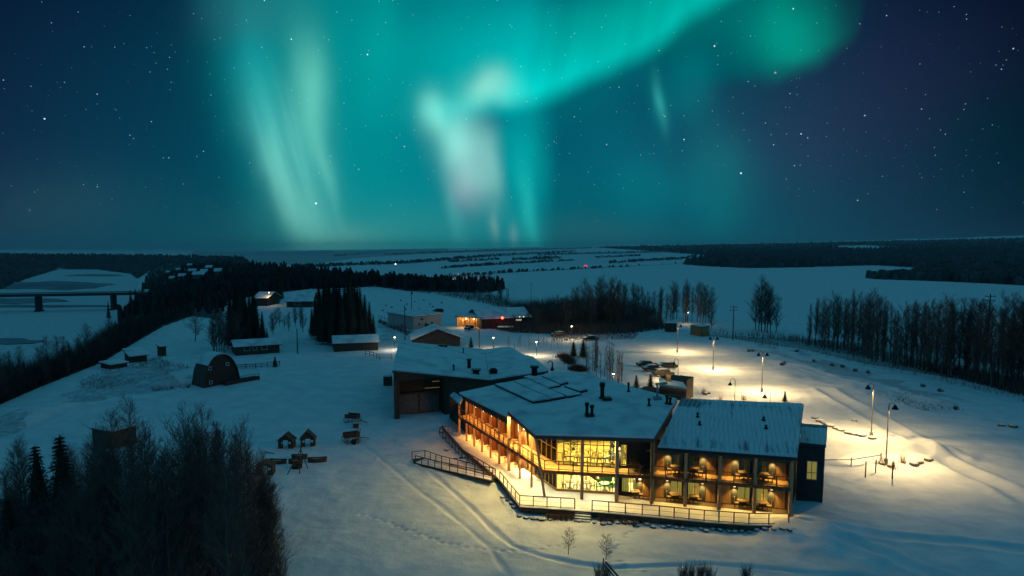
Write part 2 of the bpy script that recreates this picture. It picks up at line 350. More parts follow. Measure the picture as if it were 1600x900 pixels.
def add_light(kind, loc, power, col=(1, .62, .28), parent=None, size=.1, name='lamp_light', spot=None, blend=1.0, target=None):
    l = bpy.data.lights.new(name, kind); l.energy = power; l.color = col
    if kind in ('POINT', 'SPOT'): l.shadow_soft_size = size
    if kind == 'SPOT': l.spot_size = R(spot or 150); l.spot_blend = blend
    if kind == 'AREA': l.size = size
    o = bpy.data.objects.new(name, l); COL.objects.link(o)
    org = Vector((0, 0, 0))
    if parent is not None: o.parent = parent; org = ORG.get(parent.name, org)
    o.location = Vector(loc)-org
    if target is not None:
        o.rotation_euler = (Vector(target)-Vector(loc)).to_track_quat('-Z', 'Y').to_euler()
    return o

# ------------------------------------------------------------------ sky: night sky, stars and aurora, all from the view direction
world = bpy.data.worlds.new('World'); scene.world = world; world.use_nodes = True
nt = world.node_tree; nt.nodes.clear(); L = nt.links.new
def V(x): return x
class E_:
    """arithmetic on sockets"""
    def __init__(s, k): s.k = k
    def _m(op, a, b=None, c=None, clamp=False):
        n = nt.nodes.new('ShaderNodeMath'); n.operation = op; n.use_clamp = clamp
        for i, q in enumerate((a, b, c)):
            if q is None: continue
            if isinstance(q, E_): L(q.k, n.inputs[i])
            else: n.inputs[i].default_value = q
        return E_(n.outputs[0])
    def __add__(s, o): return E_._m('ADD', s, o)
    __radd__ = __add__
    def __sub__(s, o): return E_._m('SUBTRACT', s, o)
    def __rsub__(s, o): return E_._m('SUBTRACT', o, s)
    def __mul__(s, o): return E_._m('MULTIPLY', s, o)
    __rmul__ = __mul__
    def __truediv__(s, o): return E_._m('DIVIDE', s, o)
def efn(op, *a): return E_._m(op, *a)
def eexp(x): return E_._m('EXPONENT', x)
def smooth(x, a, b):
    n = nt.nodes.new('ShaderNodeMapRange'); n.interpolation_type = 'SMOOTHSTEP'
    L(x.k, n.inputs[0]); n.inputs[1].default_value = a; n.inputs[2].default_value = b; return E_(n.outputs[0])
tc = nt.nodes.new('ShaderNodeTexCoord')
def dotc(v):
    n = nt.nodes.new('ShaderNodeVectorMath'); n.operation = 'DOT_PRODUCT'; L(tc.outputs['Generated'], n.inputs[0]); n.inputs[1].default_value = v; return E_(n.outputs['Value'])
dx = dotc((1, 0, 0)); dc = dotc((0, CP, -SP)); du = dotc((0, SP, CP))
cc = efn('MAXIMUM', dc, .12)
U = dx/cc*(F/100)+8.0; Vv = 4.91-du/cc*(F/100)
def combine(x, y, z=0.0):
    n = nt.nodes.new('ShaderNodeCombineXYZ')
    for i, q in enumerate((x, y, z)):
        if isinstance(q, E_): L(q.k, n.inputs[i])
        else: n.inputs[i].default_value = q
    return n.outputs[0]
def noise(vec, scale, detail=3):
    n = nt.nodes.new('ShaderNodeTexNoise'); n.inputs['Scale'].default_value = scale; n.inputs['Detail'].default_value = detail; L(vec, n.inputs['Vector']); return E_(n.outputs['Fac'])
# gentle warp, so that nothing is a clean ellipse
wn = noise(combine(U*.9, Vv*.35), 1.0, 2); wn2 = noise(combine(U*.6+9.0, Vv*.6), 1.3, 2)
Uw = U+(wn-.5)*.55; Vw = Vv+(wn2-.5)*.6
def gauss(cx, cy, sx, sy, ang=0.0, warp=True, p=None):
    a = R(ang); x = (Uw if warp else U)-cx; y = (Vw if warp else Vv)-cy
    p1 = (x*math.cos(a)+y*math.sin(a))/sx; p2 = (y*math.cos(a)-x*math.sin(a))/sy
    q = p1*p1+p2*p2
    if p: q = efn('POWER', q, p)
    return eexp(q*-1.0)
def fcurve(x, pts, lo=0.0, hi=16.0, vlo=-2.0, vhi=10.0):
    n = nt.nodes.new('ShaderNodeFloatCurve'); c = n.mapping.curves[0]
    pts = [((a-lo)/(hi-lo), (b-vlo)/(vhi-vlo)) for a, b in pts]
    c.points[0].location = pts[0]; c.points[1].location = pts[-1]
    for q in pts[1:-1]: c.points.new(*q)
    n.mapping.update(); t = (x-lo)*(1/(hi-lo)); t.k.node.use_clamp = True; L(t.k, n.inputs['Value'])
    return E_(n.outputs[0])*(vhi-vlo)+vlo
acc = None
def add(e, col):
    global acc
    n = nt.nodes.new('ShaderNodeVectorMath'); n.operation = 'MULTIPLY_ADD'
    s = nt.nodes.new('ShaderNodeCombineXYZ')
    for i in range(3): L(e.k, s.inputs[i])
    L(s.outputs[0], n.inputs[0]); n.inputs[1].default_value = col
    if acc is not None: L(acc, n.inputs[2])
    acc = n.outputs[0]
# base night sky
rb = ramp(nt, [(0, (.004, .026, .062)), (.2, (.001, .052, .095)), (.4, (.0, .08, .12)), (.55, (.0, .078, .125)), (.68, (.001, .062, .112)), (.78, (.005, .042, .085)), (.88, (.006, .027, .062)), (1, (.004, .014, .036))])
un = U*(1/16); un.k.node.use_clamp = True; L(un.k, rb.inputs[0])
rb2 = ramp(nt, [(0, (.6, .5, .62)), (.35, (.85, .8, .85)), (.6, (1, 1, 1)), (.85, (1.15, 1.35, 1.15)), (1, (1.3, 1.55, 1.25))])
vn = Vv*.25; vn.k.node.use_clamp = True; L(vn.k, rb2.inputs[0])
nm = nt.nodes.new('ShaderNodeVectorMath'); nm.operation = 'MULTIPLY'; L(rb.outputs[0], nm.inputs[0]); L(rb2.outputs[0], nm.inputs[1]); acc = nm.outputs[0]
# purple patches without aurora
add(gauss(12.4, 2.1, 2.0, .9, -8), (.008, .0, .005)); add(gauss(14.2, .9, 1.6, .8), (.003, .0, .005)); add(gauss(3.9, .2, .8, .45), (.012, .0, .004)); add(gauss(9.4, 3.65, 1.2, .25), (.01, -.004, -.004)); add(gauss(.8, 3.2, 1.5, .6), (.008, .014, .01))
# wide teal veil between the two curtains
veil = smooth(Uw-Vv*.28, 2.6, 4.2)*(1.0-smooth(Uw+Vv*.02, 8.15, 8.75))
add(veil, (-.0, .10, .105)); add(gauss(9.9, 2.7, 2.2, 1.2), (.0, .022, .022)); add(gauss(6.2, 2.4, 1.6, 1.8), (.0, .03, .03)); add(gauss(5.2, .6, 1.5, 1.4), (.0, .10, .07)); add(gauss(6.0, .4, .35, 1.6, 0), (.0, .06, .04)); add(gauss(5.0, 2.6, 1.0, 1.6, -12), (.0, .05, .03)); add(gauss(5.9, 3.7, 1.9, .5), (.02, .025, .005))
# big bright band with its sharp lower edge
edge = fcurve(U, [(0, 2.4), (5.8, 2.2), (6.4, 2.1), (7, 1.95), (8, 1.74), (8.6, 1.6), (9, 1.42), (9.6, 1.14), (10.2, .82), (10.8, .36), (11.4, .02), (12.2, -.4), (16, -1.9)])
hgt = edge-Vw*.3-Vv*.7
amp = fcurve(U, [(0, 0), (5.9, 0), (6.5, .12), (7.2, .5), (8, 1.0), (9, 1.05), (10, 1.0), (10.8, 1.0), (11.6, .95), (12.4, .6), (16, .1)])
amp = efn('MAXIMUM', amp, 0.0)*smooth(U, 5.7, 6.7)
streak = noise(combine(U*1.6+Vv*.35, Vv*.12), 1.7, 3)
band = smooth(hgt, -.16, .34)*eexp(efn('MAXIMUM', hgt-.25, 0.0)*-.72)*amp*(streak*.5+.75)
add(band, (-.002, .33, .26)); add(gauss(8.6, 1.3, 1.0, .35, -18)*band, (.0, .10, .09)); add(gauss(10.1, .2, 1.2, .5, -25), (.0, .07, .03))
add(smooth(hgt, -.8, .2)*amp, (.0, .02, .018))
# dusky gap at the top
add(gauss(8.6, -.1, .9, .35), (-.002, -.05, -.03))
# left curtain
sn = noise(combine(U*3.2-Vv*.9, Vv*.25), 1.6, 3); sn = smooth(sn, .3, .7)
add(gauss(4.85, 1.35, .26, .78, -6), (.10, .26, .17)); add(gauss(4.55, 2.35, .42, .95, -20)*(sn*.4+.65), (.09, .25, .19)); add(gauss(5.05, 2.5, .12, .7, -12), (.05, .12, .08))
add(gauss(4.35, 2.75, .20, .75, -16), (.08, .20, .15)); add(gauss(4.75, 3.35, .30, .5, -30), (.07, .15, .11)); add(gauss(4.1, 1.5, .25, 1.0, -10), (.0, .10, .09)); add(gauss(5.4, 3.7, .6, .25), (.04, .05, .03))
# centre curls
add(gauss(7.68, 1.38, .34, .27, 0)*(1.0-smooth(Vv+(Uw-7.7)*.05, 1.6, 1.8)), (.20, .20, .13)); add(gauss(7.45, 1.5, .3, .25), (.05, .08, .05))
add(gauss(6.72, 1.78, .24, .36, -10, p=1.2), (.13, .27, .20)); add(gauss(7.05, 1.75, .5, .3), (.01, .12, .09)); add(gauss(7.5, 2.55, .46, .66, -22, p=1.4)*(1.0-smooth(Uw-Vw*.0, 7.72, 8.0)), (.20, .31, .25)); add(gauss(7.08, 2.05, .32, .45, -28), (.09, .22, .17)); add(gauss(7.6, 1.85, .5, .18, 12), (.0, -.05, -.03)); add(gauss(7.28, 3.0, .24, .38, -8), (.12, .05, .08)); add(gauss(7.15, 2.3, .3, .4), (.05, .15, .11))
add(gauss(8.15, 2.5, .32, .8, 0), (.0, .14, .11)); add(gauss(8.2, 3.3, .1, .6, -6), (.01, .14, .10)); add(gauss(7.1, 3.3, .12, .6, -12), (.02, .08, .06)); add(gauss(7.7, 3.6, .07, .22), (.09, .10, .07)); add(gauss(7.98, 3.65, .07, .2), (.07, .08, .06))
# right side
e2 = fcurve(U, [(0, 1.3), (11, 1.34), (11.8, 1.3), (12.4, 1.15), (13, .85), (13.4, .45), (13.6, 0), (16, -1)])
add(gauss(12.35, .55, .72, .75, 0, p=1.2)*smooth(e2-Vw, -.15, .4), (.0, .20, .12)); add(smooth(e2-Vw, -.2, .25)*gauss(11.9, .6, 1.5, 1.0, p=2.0), (-.004, .035, .02))
add(gauss(11.5, .25, 1.1, .7), (.0, .045, .035)); add(gauss(10.75, 1.35, .42, .55, 10, p=1.3), (.0, .065, .055)); add(gauss(10.27, 1.6, .075, .42, -9), (.02, .15, .12)); add(gauss(8.3, .9, 1.7, .8), (.0, .06, .05)); add(gauss(6.9, .9, .9, .7), (0, .05, .04)); add(gauss(10.25, 1.6, .16, .5, -9), (.0, .06, .05))
add(gauss(10.1, 2.95, .6, .45, 0, p=1.4), (.0, .035, .03)); add(gauss(11.25, 2.75, .55, .85, -10, p=1.4), (.0, .05, .04)); add(gauss(3.7, 1.2, .45, 1.3, -8), (.0, .04, .04)); add(gauss(9.6, 2.2, .6, .8), (-.0, .02, .02)); add(gauss(15.5, 2.4, 1.4, 1.2), (-.003, .003, -.004))
# the glow of the aurora over the rest of the sky (overhead and behind)
rest = 1.0-smooth(dc, .25, .62); up = smooth(du, -.1, .5)
mixn = nt.nodes.new('ShaderNodeMix'); mixn.data_type = 'RGBA'; L(rest.k, mixn.inputs[0]); L(acc, mixn.inputs[6])
mixn.inputs[7].default_value = (.018, .117, .196, 1); acc = mixn.outputs[2]
# stars
def stars(scale, thr, keep, gain, tint):
    global acc
    n = nt.nodes.new('ShaderNodeTexVoronoi'); n.inputs['Scale'].default_value = scale; L(tc.outputs['Generated'], n.inputs['Vector'])
    d = E_(n.outputs['Distance']); c = nt.nodes.new('ShaderNodeSeparateColor'); L(n.outputs['Color'], c.inputs[0])
    r1 = smooth(E_(c.outputs[0]), keep, 1.0); r1 = r1*r1+.12*smooth(E_(c.outputs[0]), keep, keep+.02)
    add((1.0-smooth(d, thr*.35, thr))*r1*gain*smooth(dotc((0, 0, 1)), .01, .12), tint)
stars(110, .085, .0, .35, (.7, .9, 1)); stars(80, .07, .0, .6, (.75, .9, 1)); stars(42, .05, .2, 1.1, (.8, .95, 1)); stars(22, .042, .3, 1.8, (.85, .95, 1))
clampn = nt.nodes.new('ShaderNodeVectorMath'); clampn.operation = 'MAXIMUM'; L(acc, clampn.inputs[0]); clampn.inputs[1].default_value = (0, 0, 0)
bg = nt.nodes.new('ShaderNodeBackground'); L(clampn.outputs[0], bg.inputs[0]); bg.inputs[1].default_value = 1.0
wo = nt.nodes.new('ShaderNodeOutputWorld'); L(bg.outputs[0], wo.inputs[0])
world.cycles.sampling_method = 'MANUAL'; world.cycles.sample_map_resolution = 512
# faint moon-like key from the aurora side
sun = bpy.data.lights.new('sky_glow', 'SUN'); sun.energy = .035; sun.angle = R(25); sun.color = (.45, .85, 1)
so = bpy.data.objects.new('sky_glow', sun); COL.objects.link(so); so.rotation_euler = (R(52), 0, R(150))

# ------------------------------------------------------------------ terrain mesh
def inpoly(px, py, poly):
    r = np.zeros(px.shape, bool); n = len(poly)
    for i in range(n):
        (ax, ay), (bx, by) = poly[i], poly[(i+1) % n]
        c = ((ay > py) != (by > py)) & (px < (bx-ax)*(py-ay)/((by-ay) if by != ay else 1e-9)+ax); r ^= c
    return r
# woods, as outlines of their ground seen from the camera
SLOPE = [(-300,760),(0,632),(60,606),(160,566),(215,533),(255,510),(300,494),(345,500),(355,470),(430,458),(480,452),(590,448),(640,455),(760,458),(790,452),(780,440),(640,440),(560,434),(480,420),(380,412),(330,408),(250,402),(230,430),(222,452),(208,474),(176,515),(120,556),(60,583),(0,598),(-300,720)]
FAR = [
 [(-100,395),(380,403),(390,418),(250,412),(215,436),(205,428),(150,421),(90,421),(40,436),(0,452),(-100,470)],
 [(925,386),(1600,372),(1600,366),(1700,364),(1700,446),(1600,446),(1500,441),(1425,438),(1370,436.5),(1350,434),(1425,430),(1445,419),(1300,411),(1120,400),(1000,391)],
 [(1066,413),(1090,402),(1200,392),(1440,394),(1600,400),(1600,416),(1440,417),(1380,414),(1250,418),(1170,419),(1100,416)]
]
LINES = [   # tree lines on the distant snowy slopes
 [(545,412),(640,408),(760,398),(900,391),(900,393),(760,402),(640,412),(545,415)],
 [(600,396),(760,390),(925,386),(925,388),(760,393),(600,399)], [(800,404),(870,400),(880,404),(800,407)], [(690,418),(780,411),(900,406),(900,407),(780,414),(690,420)],
 [(455,416),(550,412),(550,415),(455,420)], [(700,408),(780,404),(780,406),(700,410)], [(930,401),(1000,398),(1000,400),(930,403)],[(520,398),(600,393),(600,395),(520,401)],[(840,396),(1060,392),(1060,394),(840,399)],
 [(640,436),(800,424),(950,417),(1100,410),(950,418.5),(800,426),(640,438)], [(950,410),(1070,402),(1090,398),(1070,405),(950,412)]]
SNOWGAPS = [[(1310,384),(1350,383),(1400,386),(1360,389),(1310,388)], [(1380,408),(1420,406),(1440,409),(1400,411)], [(1520,414),(1600,413),(1600,416),(1530,417)], [(1250,411),(1330,409),(1330,412),(1260,414)]]
def grid_sheet():
    ys = np.concatenate([np.linspace(-60, 44, 10), np.geomspace(48, 200, 620)[0:], np.geomspace(201.5, 6200, 300)[0:], np.array([7000, 9000, 14000, 24000.])])
    t = np.concatenate([np.linspace(-3, -.85, 24)[:-1], np.linspace(-.85, .85, 640), np.linspace(.85, 3, 24)[1:]])
    YY, TT = np.meshgrid(ys, t, indexing='ij'); XX = TT*np.maximum(YY, 48)
    Z = th(XX.ravel(), YY.ravel())
    n = len(ys); m = len(t)
    # stretch behind the horizon stays flat
    px, py = proj(XX.ravel(), np.maximum(YY.ravel(), 20), Z)
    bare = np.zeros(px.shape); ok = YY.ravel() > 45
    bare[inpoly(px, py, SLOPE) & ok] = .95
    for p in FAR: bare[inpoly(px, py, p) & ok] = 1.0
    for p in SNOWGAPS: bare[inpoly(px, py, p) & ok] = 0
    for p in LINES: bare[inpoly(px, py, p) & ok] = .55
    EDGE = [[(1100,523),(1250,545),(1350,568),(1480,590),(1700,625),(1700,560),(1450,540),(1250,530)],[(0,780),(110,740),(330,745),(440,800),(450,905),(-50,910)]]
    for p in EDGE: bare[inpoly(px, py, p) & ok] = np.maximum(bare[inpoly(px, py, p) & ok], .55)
    FAR_HAZE = [(300,392),(560,392),(700,386),(700,394),(560,403),(480,414),(300,412)]  # far snow darkened in colour to stand in for distance haze
    k = inpoly(px, py, FAR_HAZE) & ok; bare[k] = np.maximum(bare[k], .42)
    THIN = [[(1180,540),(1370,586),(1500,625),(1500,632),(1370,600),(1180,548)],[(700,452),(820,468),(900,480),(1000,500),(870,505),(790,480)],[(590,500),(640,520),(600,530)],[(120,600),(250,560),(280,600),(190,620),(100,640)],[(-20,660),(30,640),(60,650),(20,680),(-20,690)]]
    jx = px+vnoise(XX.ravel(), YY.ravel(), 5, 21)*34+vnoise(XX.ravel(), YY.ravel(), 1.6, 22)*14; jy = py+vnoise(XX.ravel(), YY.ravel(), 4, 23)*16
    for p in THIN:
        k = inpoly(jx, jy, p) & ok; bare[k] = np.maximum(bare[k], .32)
    rv = inpoly(px, py, [(-300,425),(60,420),(150,420),(222,430),(208,470),(176,505),(120,545),(0,590),(-300,650)]) & ok & (bare < .1); bare[rv] = .2  # darker ice tone painted over the river for the dimmer left side
    PATCH = [(200, 441, 60, 12), (60, 446, 130, 8), (35, 530, 90, 9), (70, 480, 160, 3)]   # blown ice on the river
    v = np.stack([XX.ravel(), YY.ravel(), Z], 1).astype(np.float32)
    I = np.arange(n*m).reshape(n, m); q = np.stack([I[:-1, :-1], I[:-1, 1:], I[1:, 1:], I[1:, :-1]], -1).reshape(-1, 4)
    me = bpy.data.meshes.new('snow_ground'); me.vertices.add(len(v)); me.vertices.foreach_set('co', v.ravel())
    me.loops.add(q.size); me.loops.foreach_set('vertex_index', q.ravel().astype(np.int32))
    me.polygons.add(len(q)); me.polygons.foreach_set('loop_start', np.arange(0, q.size, 4, dtype=np.int32)); me.polygons.foreach_set('loop_total', np.full(len(q), 4, np.int32))
    me.polygons.foreach_set('use_smooth', np.ones(len(q), bool)); me.update(calc_edges=True)
    a = me.attributes.new('bare', 'FLOAT', 'POINT'); a.data.foreach_set('value', bare.astype(np.float32))
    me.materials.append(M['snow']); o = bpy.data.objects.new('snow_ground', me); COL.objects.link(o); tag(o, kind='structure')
grid_sheet()

# dark ice patches on the left river
mb = MB()
for cx, cy, w, h, sd in ((80,446,190,13,1),(0,533,120,10,2),(30,478,330,4,3),(150,430,90,3,4),(0,470,200,9,5)):
    rr = random.Random(sd); pts = []
    for i in range(28):
        a = 2*math.pi*i/28; r = 1+rr.uniform(-.16, .16); x = cx+w/2*r*math.cos(a); y = cy-h/2*r*math.sin(a)
        if x > 188-(y-440)*.25: x = 188-(y-440)*.25
        pts.append(at(x, y, -34.6))
    mb.poly(pts)
tag(mb.build('river_ice', mat('dark_river_ice', (.22, .25, .27), .5, .35, .02)), kind='structure')

# ------------------------------------------------------------------ the hotel
HZ = .6                                     # deck level
P = [at(718,682,HZ), at(795,736,HZ), at(851,777,HZ), at(963,784,HZ), at(1018,787,HZ), at(1234,808,HZ)]
hotel = wthing('hotel', 'two storey lodge with lit balconies and glass lounge, snow covered roofs and wooden columns', 'hotel', (8, 72, 0))
def dirn(a, b):
    d = Vector((b.x-a.x, b.y-a.y, 0)); l = d.length; d /= l; n = Vector((d.y, -d.x, 0))   # n points out of the front
    return d, n, l
def lift(p, z): return Vector((p.x, p.y, z))
def inset(pts, dist):
    out = []
    for i, p in enumerate(pts):
        ns = []
        if i > 0: ns.append(dirn(pts[i-1], p)[1])
        if i < len(pts)-1: ns.append(dirn(p, pts[i+1])[1])
        n = sum(ns, Vector((0, 0, 0))).normalized(); k = 1/max(.5, n.dot(ns[0]))
        out.append(lift(p-n*dist*k, p.z))
    return out
FL2 = 3.5
W = inset(P, 1.9)                            # wall line behind the columns
def wallstrip(mb, a, b, z0, z1, t=.2, holes=()):
    """wall from a to b with rectangular openings (s0,s1,h0,h1) in metres"""
    d, n, l = dirn(a, b); xs = sorted({0, l, *[h[0] for h in holes], *[h[1] for h in holes]}); zs = sorted({z0, z1, *[h[2] for h in holes], *[h[3] for h in holes]})
    for i in range(len(xs)-1):
        for j in range(len(zs)-1):
            cx = (xs[i]+xs[i+1])/2; cz = (zs[j]+zs[j+1])/2
            if any(h[0] < cx < h[1] and h[2] < cz < h[3] for h in holes): continue
            c = a+d*cx-n*t/2; mb.box((c.x, c.y, cz), (xs[i+1]-xs[i], t, zs[j+1]-zs[j]), ax=(d, -n, Vector((0, 0, 1))))
def onwall(a, b, s, z, out=0.0):
    d, n, l = dirn(a, b); c = a+d*s+n*out; return Vector((c.x, c.y, z))
def wbox(mb, a, b, s0, s1, z0, z1, out0, out1):
    d, n, l = dirn(a, b); c = a+d*((s0+s1)/2)+n*((out0+out1)/2)
    mb.box((c.x, c.y, (z0+z1)/2), (s1-s0, abs(out1-out0), z1-z0), ax=(d, -n, Vector((0, 0, 1))))
# roofs: each a plane through its eave line, rising to the back
def plane_z(a, b, z, slope):
    d, n, l = dirn(a, b); nrm = Vector((-n.x*-slope*-1, -n.y*-slope*-1, 0))
    # z(p) = z - slope*((p-a).n)
    return lambda p: z-slope*((p.x-a.x)*n.x+(p.y-a.y)*n.y)
def at_plane(px, py, a, b, z, slope):
    f = plane_z(a, b, z, slope); zz = z
    for _ in range(60): q = at(px, py, zz); zz = zz*.5+f(q)*.5
    return lift(at(px, py, zz), zz)
def slab(parent, pts, th_roof=.28, th_snow=.22, name='roof', smat='roofsnow', sub='snow_cover', rmat='fascia'):
    c = sum(pts, Vector((0, 0, 0)))/len(pts)
    m1 = MB(); m1.prism([p-Vector((0, 0, th_snow)) for p in pts], (0, 0, -th_roof)); r = m1.build(name, rmat, parent)
    m2 = MB(); inn = [p+(c-p).normalized()*.08 for p in pts]; low = [p+(c-p).normalized()*.03-Vector((0, 0, th_snow-.003)) for p in pts]
    n = len(pts); k = 0; m2.v = [tuple(p) for p in inn]+[tuple(p) for p in low]; m2.f = [tuple(range(n))]+[(i, n+i, n+(i+1) % n, (i+1) % n) for i in range(n)]
    s = m2.build(sub, smat, r); return r, s
# right wing
ra, rb_ = at(1027,697,6.5), at(1246,713,6.5)
RW = [lift(ra, 6.5), lift(rb_, 6.5), at_plane(1256,630,ra,rb_,6.5,.27), at_plane(1064,622,ra,rb_,6.5,.27)]
r_, s_ = slab(hotel, RW, smat='frost', th_snow=.14)
d0, n0, l0 = dirn(ra, rb_); dep0 = max(-(RW[2]-ra).dot(n0), .1)
def uvw(ob, org, a, d, n, dep):
    me = ob.data; at_ = me.attributes.new('uvw', 'FLOAT_VECTOR', 'POINT')
    for i, v in enumerate(me.vertices):
        p = v.co+org-a; at_.data[i].vector = (p.dot(d), -p.dot(n), -p.dot(n)/dep)
uvw(s_, ORG[hotel.name], ra, d0, n0, dep0)
mbr = MB()                                   # raised seams
for i in range(1, 26):
    t = i/26; a = RW[0].lerp(RW[1], t); b = RW[3].lerp(RW[2], t); mbr.bar(a+Vector((0, 0, .01)), b+Vector((0, 0, .01)), .05, .07)
mbr.build('roof_seams', 'roofsnow', r_)
# centre roof
CZ = 7.8
CR = [at(836,677,7.8), at(1022,682,7.8), at(1058,622,9.3), at(985,603.5,9.3), at(925,613,9.0), at(870,627,8.4), at(793.5,640,7.8)]
CI = at(870,669,8.1)
def fan_slab(parent, rim, mid, th_roof=.3, th_snow=.22):
    n = len(rim); dz = Vector((0, 0, 1)); c = sum(rim, Vector((0, 0, 0)))/n
    m1 = MB(); m1.v = [tuple(p-dz*th_snow) for p in rim]+[tuple(p-dz*(th_snow+th_roof)) for p in rim]+[tuple(mid-dz*th_snow), tuple(mid-dz*(th_snow+th_roof))]
    for i in range(n): j = (i+1) % n; m1.f += [(i, j, 2*n), (n+j, n+i, 2*n+1), (i, n+i, n+j, j)]
    r = m1.build('roof', 'fascia', parent)
    m2 = MB(); m2.v = [tuple(p+(c-p).normalized()*.08) for p in rim]+[tuple(p+(c-p).normalized()*.03-dz*(th_snow-.003)) for p in rim]+[tuple(mid)]
    for i in range(n): j = (i+1) % n; m2.f += [(i, j, 2*n), (i, n+i, n+j, j)]
    m2.build('snow_cover', 'roofsnow', r); return r
fan_slab(hotel, CR, CI, .35)
def fC(px, py):
    d = Vector(ray(px, py)); o = Vector((0, 0, H)); best = None
    for i in range(len(CR)):
        a, q = CR[i], CR[(i+1) % len(CR)]; nn = (q-a).cross(CI-a); t = nn.dot(a-o)/nn.dot(d); p = o+d*t
        s = [((y-x).cross(p-x)).dot(nn) for x, y in ((a, q), (q, CI), (CI, a))]
        m_ = min(s)/nn.length_squared
        if best is None or m_ > best[0]: best = (m_, p)
    return best[1]
# left wing roof
la, lb = at(717,613,6.8), at(793,650,6.8)
LS = .13
LW = [at_plane(x, y, la, lb, 6.8, LS) for x, y in ((717,613),(793,650),(838,645),(880,634),(945,616),(990,605),(985,603),(912,584),(870,580),(800,597))]
LW = [at_plane(x, y, la, lb, 6.8, LS) for x, y in ((717,613),(795,651),(862,631),(940,612),(990,604),(912,584),(870,580))]
lwr, lws = slab(hotel, LW)
# snow covered solar panels lying on the left wing roof
pf = plane_z(la, lb, 6.8, LS)
def panel(px4, h=.32):
    pts = [lift(q, pf(q)) for q in [at_plane(x, y, la, lb, 6.8, LS) for x, y in px4]]
    m1 = MB(); m1.prism([p+Vector((0, 0, h-.1)) for p in pts], (0, 0, -h+.12)); f = m1.build('solar_panel', 'black', hotel)
    c = sum(pts, Vector((0, 0, 0)))/4
    m2 = MB(); m2.prism([p+(c-p)*.03+Vector((0, 0, h+.02)) for p in pts], (0, 0, -.115)); m2.build('snow_cover', 'roofsnow', f)
panel([(773,603),(833,631),(862,627),(800,599)]); panel([(802,598.5),(863,626.5),(884,623),(822,594.5)]); panel([(824,594),(857,609),(876,605),(843,591)]); panel([(860,611),(887,622.5),(910,619),(880,608.5)])
panel([(818,592),(838,598),(848,596),(828,590)], .36); panel([(846,590),(876,603),(888,600),(858,587)]); panel([(882,606.5),(906,615),(918,612),(892,604)], .36)
# low ridges of drifted snow along the centre roof folds
mb = MB()
def ridge(mb, pxs, r):
    q = [fC(x, y) for x, y in pxs]
    for a, b in zip(q[:-1], q[1:]): mb.bar(a+Vector((0, 0, .02)), b+Vector((0, 0, .02)), r, r*.5)
# vents and stacks
def vent(px, py, f, h, r, kind='pipe'):
    mb = MB()
    p = f(px, py)
    if kind == 'box': mb.box(p+Vector((0, 0, h/2)), (r*2, r*2, h)); mb.box(p+Vector((0, 0, h)), (r*3, r*3, .22))
    elif kind == 'goose':
        mb.tube(p, p+Vector((0, 0, h)), r); q = p+Vector((0, 0, h))
        for i in range(6):
            a, b = math.pi*i/6, math.pi*(i+1)/6; mb.tube(q+Vector((-.3+.3*math.cos(a), 0, .3*math.sin(a))), q+Vector((-.3+.3*math.cos(b), 0, .3*math.sin(b))), r*.9)
        mb.tube(p, p+Vector((0, 0, .5)), r*3, r*1.4, 10)
    elif kind == 'tee': mb.tube(p, p+Vector((0, 0, h)), r); mb.bar(p+Vector((-.2, 0, h)), p+Vector((1.1, .1, h+.15)), .35, .2); mb.box(p+Vector((0, 0, .15)), (.9, .7, .3))
    elif kind == 'dome': mb.blob(p+Vector((0, 0, h*.4)), (r, r, h*.6), 3, 12, 6, .03); mb.box(p+Vector((0, 0, .15)), (r*1.6, r*1.6, .4))
    else: mb.tube(p, p+Vector((0, 0, h)), r, r, 8); mb.tube(p+Vector((0, 0, h*.75)), p+Vector((0, 0, h)), r*1.4, r*1.4, 8); mb.box(p+Vector((0, 0, .06)), (r*3, r*2.6, .14))
    return mb
fL = lambda x, y: at_plane(x, y, la, lb, 6.8, LS); fR = lambda x, y: at_plane(x, y, ra, rb_, 6.5, .27)
for px, py, f, h, r, k in ((835,586,fL,1.2,.4,'box'),(863,579,fL,1.1,.1,'goose'),(941,622,fC,1.8,.24,'pipe'),(948,625,fC,.2,.35,'box'),(917,648,fC,1.3,.16,'pipe'),(925,649,fC,1.1,.16,'pipe'),(921,650,fC,.12,.3,'box'),
   (1027,624,fC,1.7,.13,'tee'),(1014,634,fC,.8,.12,'pipe'),(1042,631,fC,1.0,.14,'pipe'),(1047,632,fC,.8,.14,'pipe'),(982,612,fC,1.1,.12,'pipe'),
   (1090,652,fR,.5,.1,'pipe'),(1093,664,fR,.4,.1,'pipe'),(1193,657,fR,.4,.1,'pipe'),(1197,670,fR,.4,.1,'pipe')):
    vent(px, py, f, h, r, k).build('roof_vent', 'metal' if k != 'tee' else 'steel', hotel)

# floor deck, balcony slabs, columns
def strip_poly(front, back): return list(front)+list(back)[::-1]
Fr = inset(P, -.35)
mb = MB()
deckpx = [(690,664),(697,674),(722,702),(776,746),(812,793),(899,799),(925,801),(1030,810),(1100,817),(1170,822),(1232,823)]
deckline = [at(x, y, HZ) for x, y in deckpx]
backline = [P[0]+Vector((-1, 1.2, 0)), P[0], P[0].lerp(P[1], .5), P[1], P[2], P[3], P[4], P[5]]
mb.prism([Vector((p.x, p.y, HZ)) for p in (deckline+[P[5]+Vector((.5, .3, 0))]+[W[5], W[4], W[3], W[2], W[1], W[0], W[0]+Vector((-2.2, .6, 0))])], (0, 0, -.42)); dk = mb.build('deck', 'darkwood', hotel)
ms = MB(); c0 = Vector((6, 76, 0))
snowdeck = [Vector((p.x+(q.x)*.0, p.y, HZ+.05)) for p, q in zip(deckline, deckline)]
top = [lift(p+(Vector((6, 90, 0))-lift(p, 0)).normalized()*.12, HZ+.06) for p in deckline]
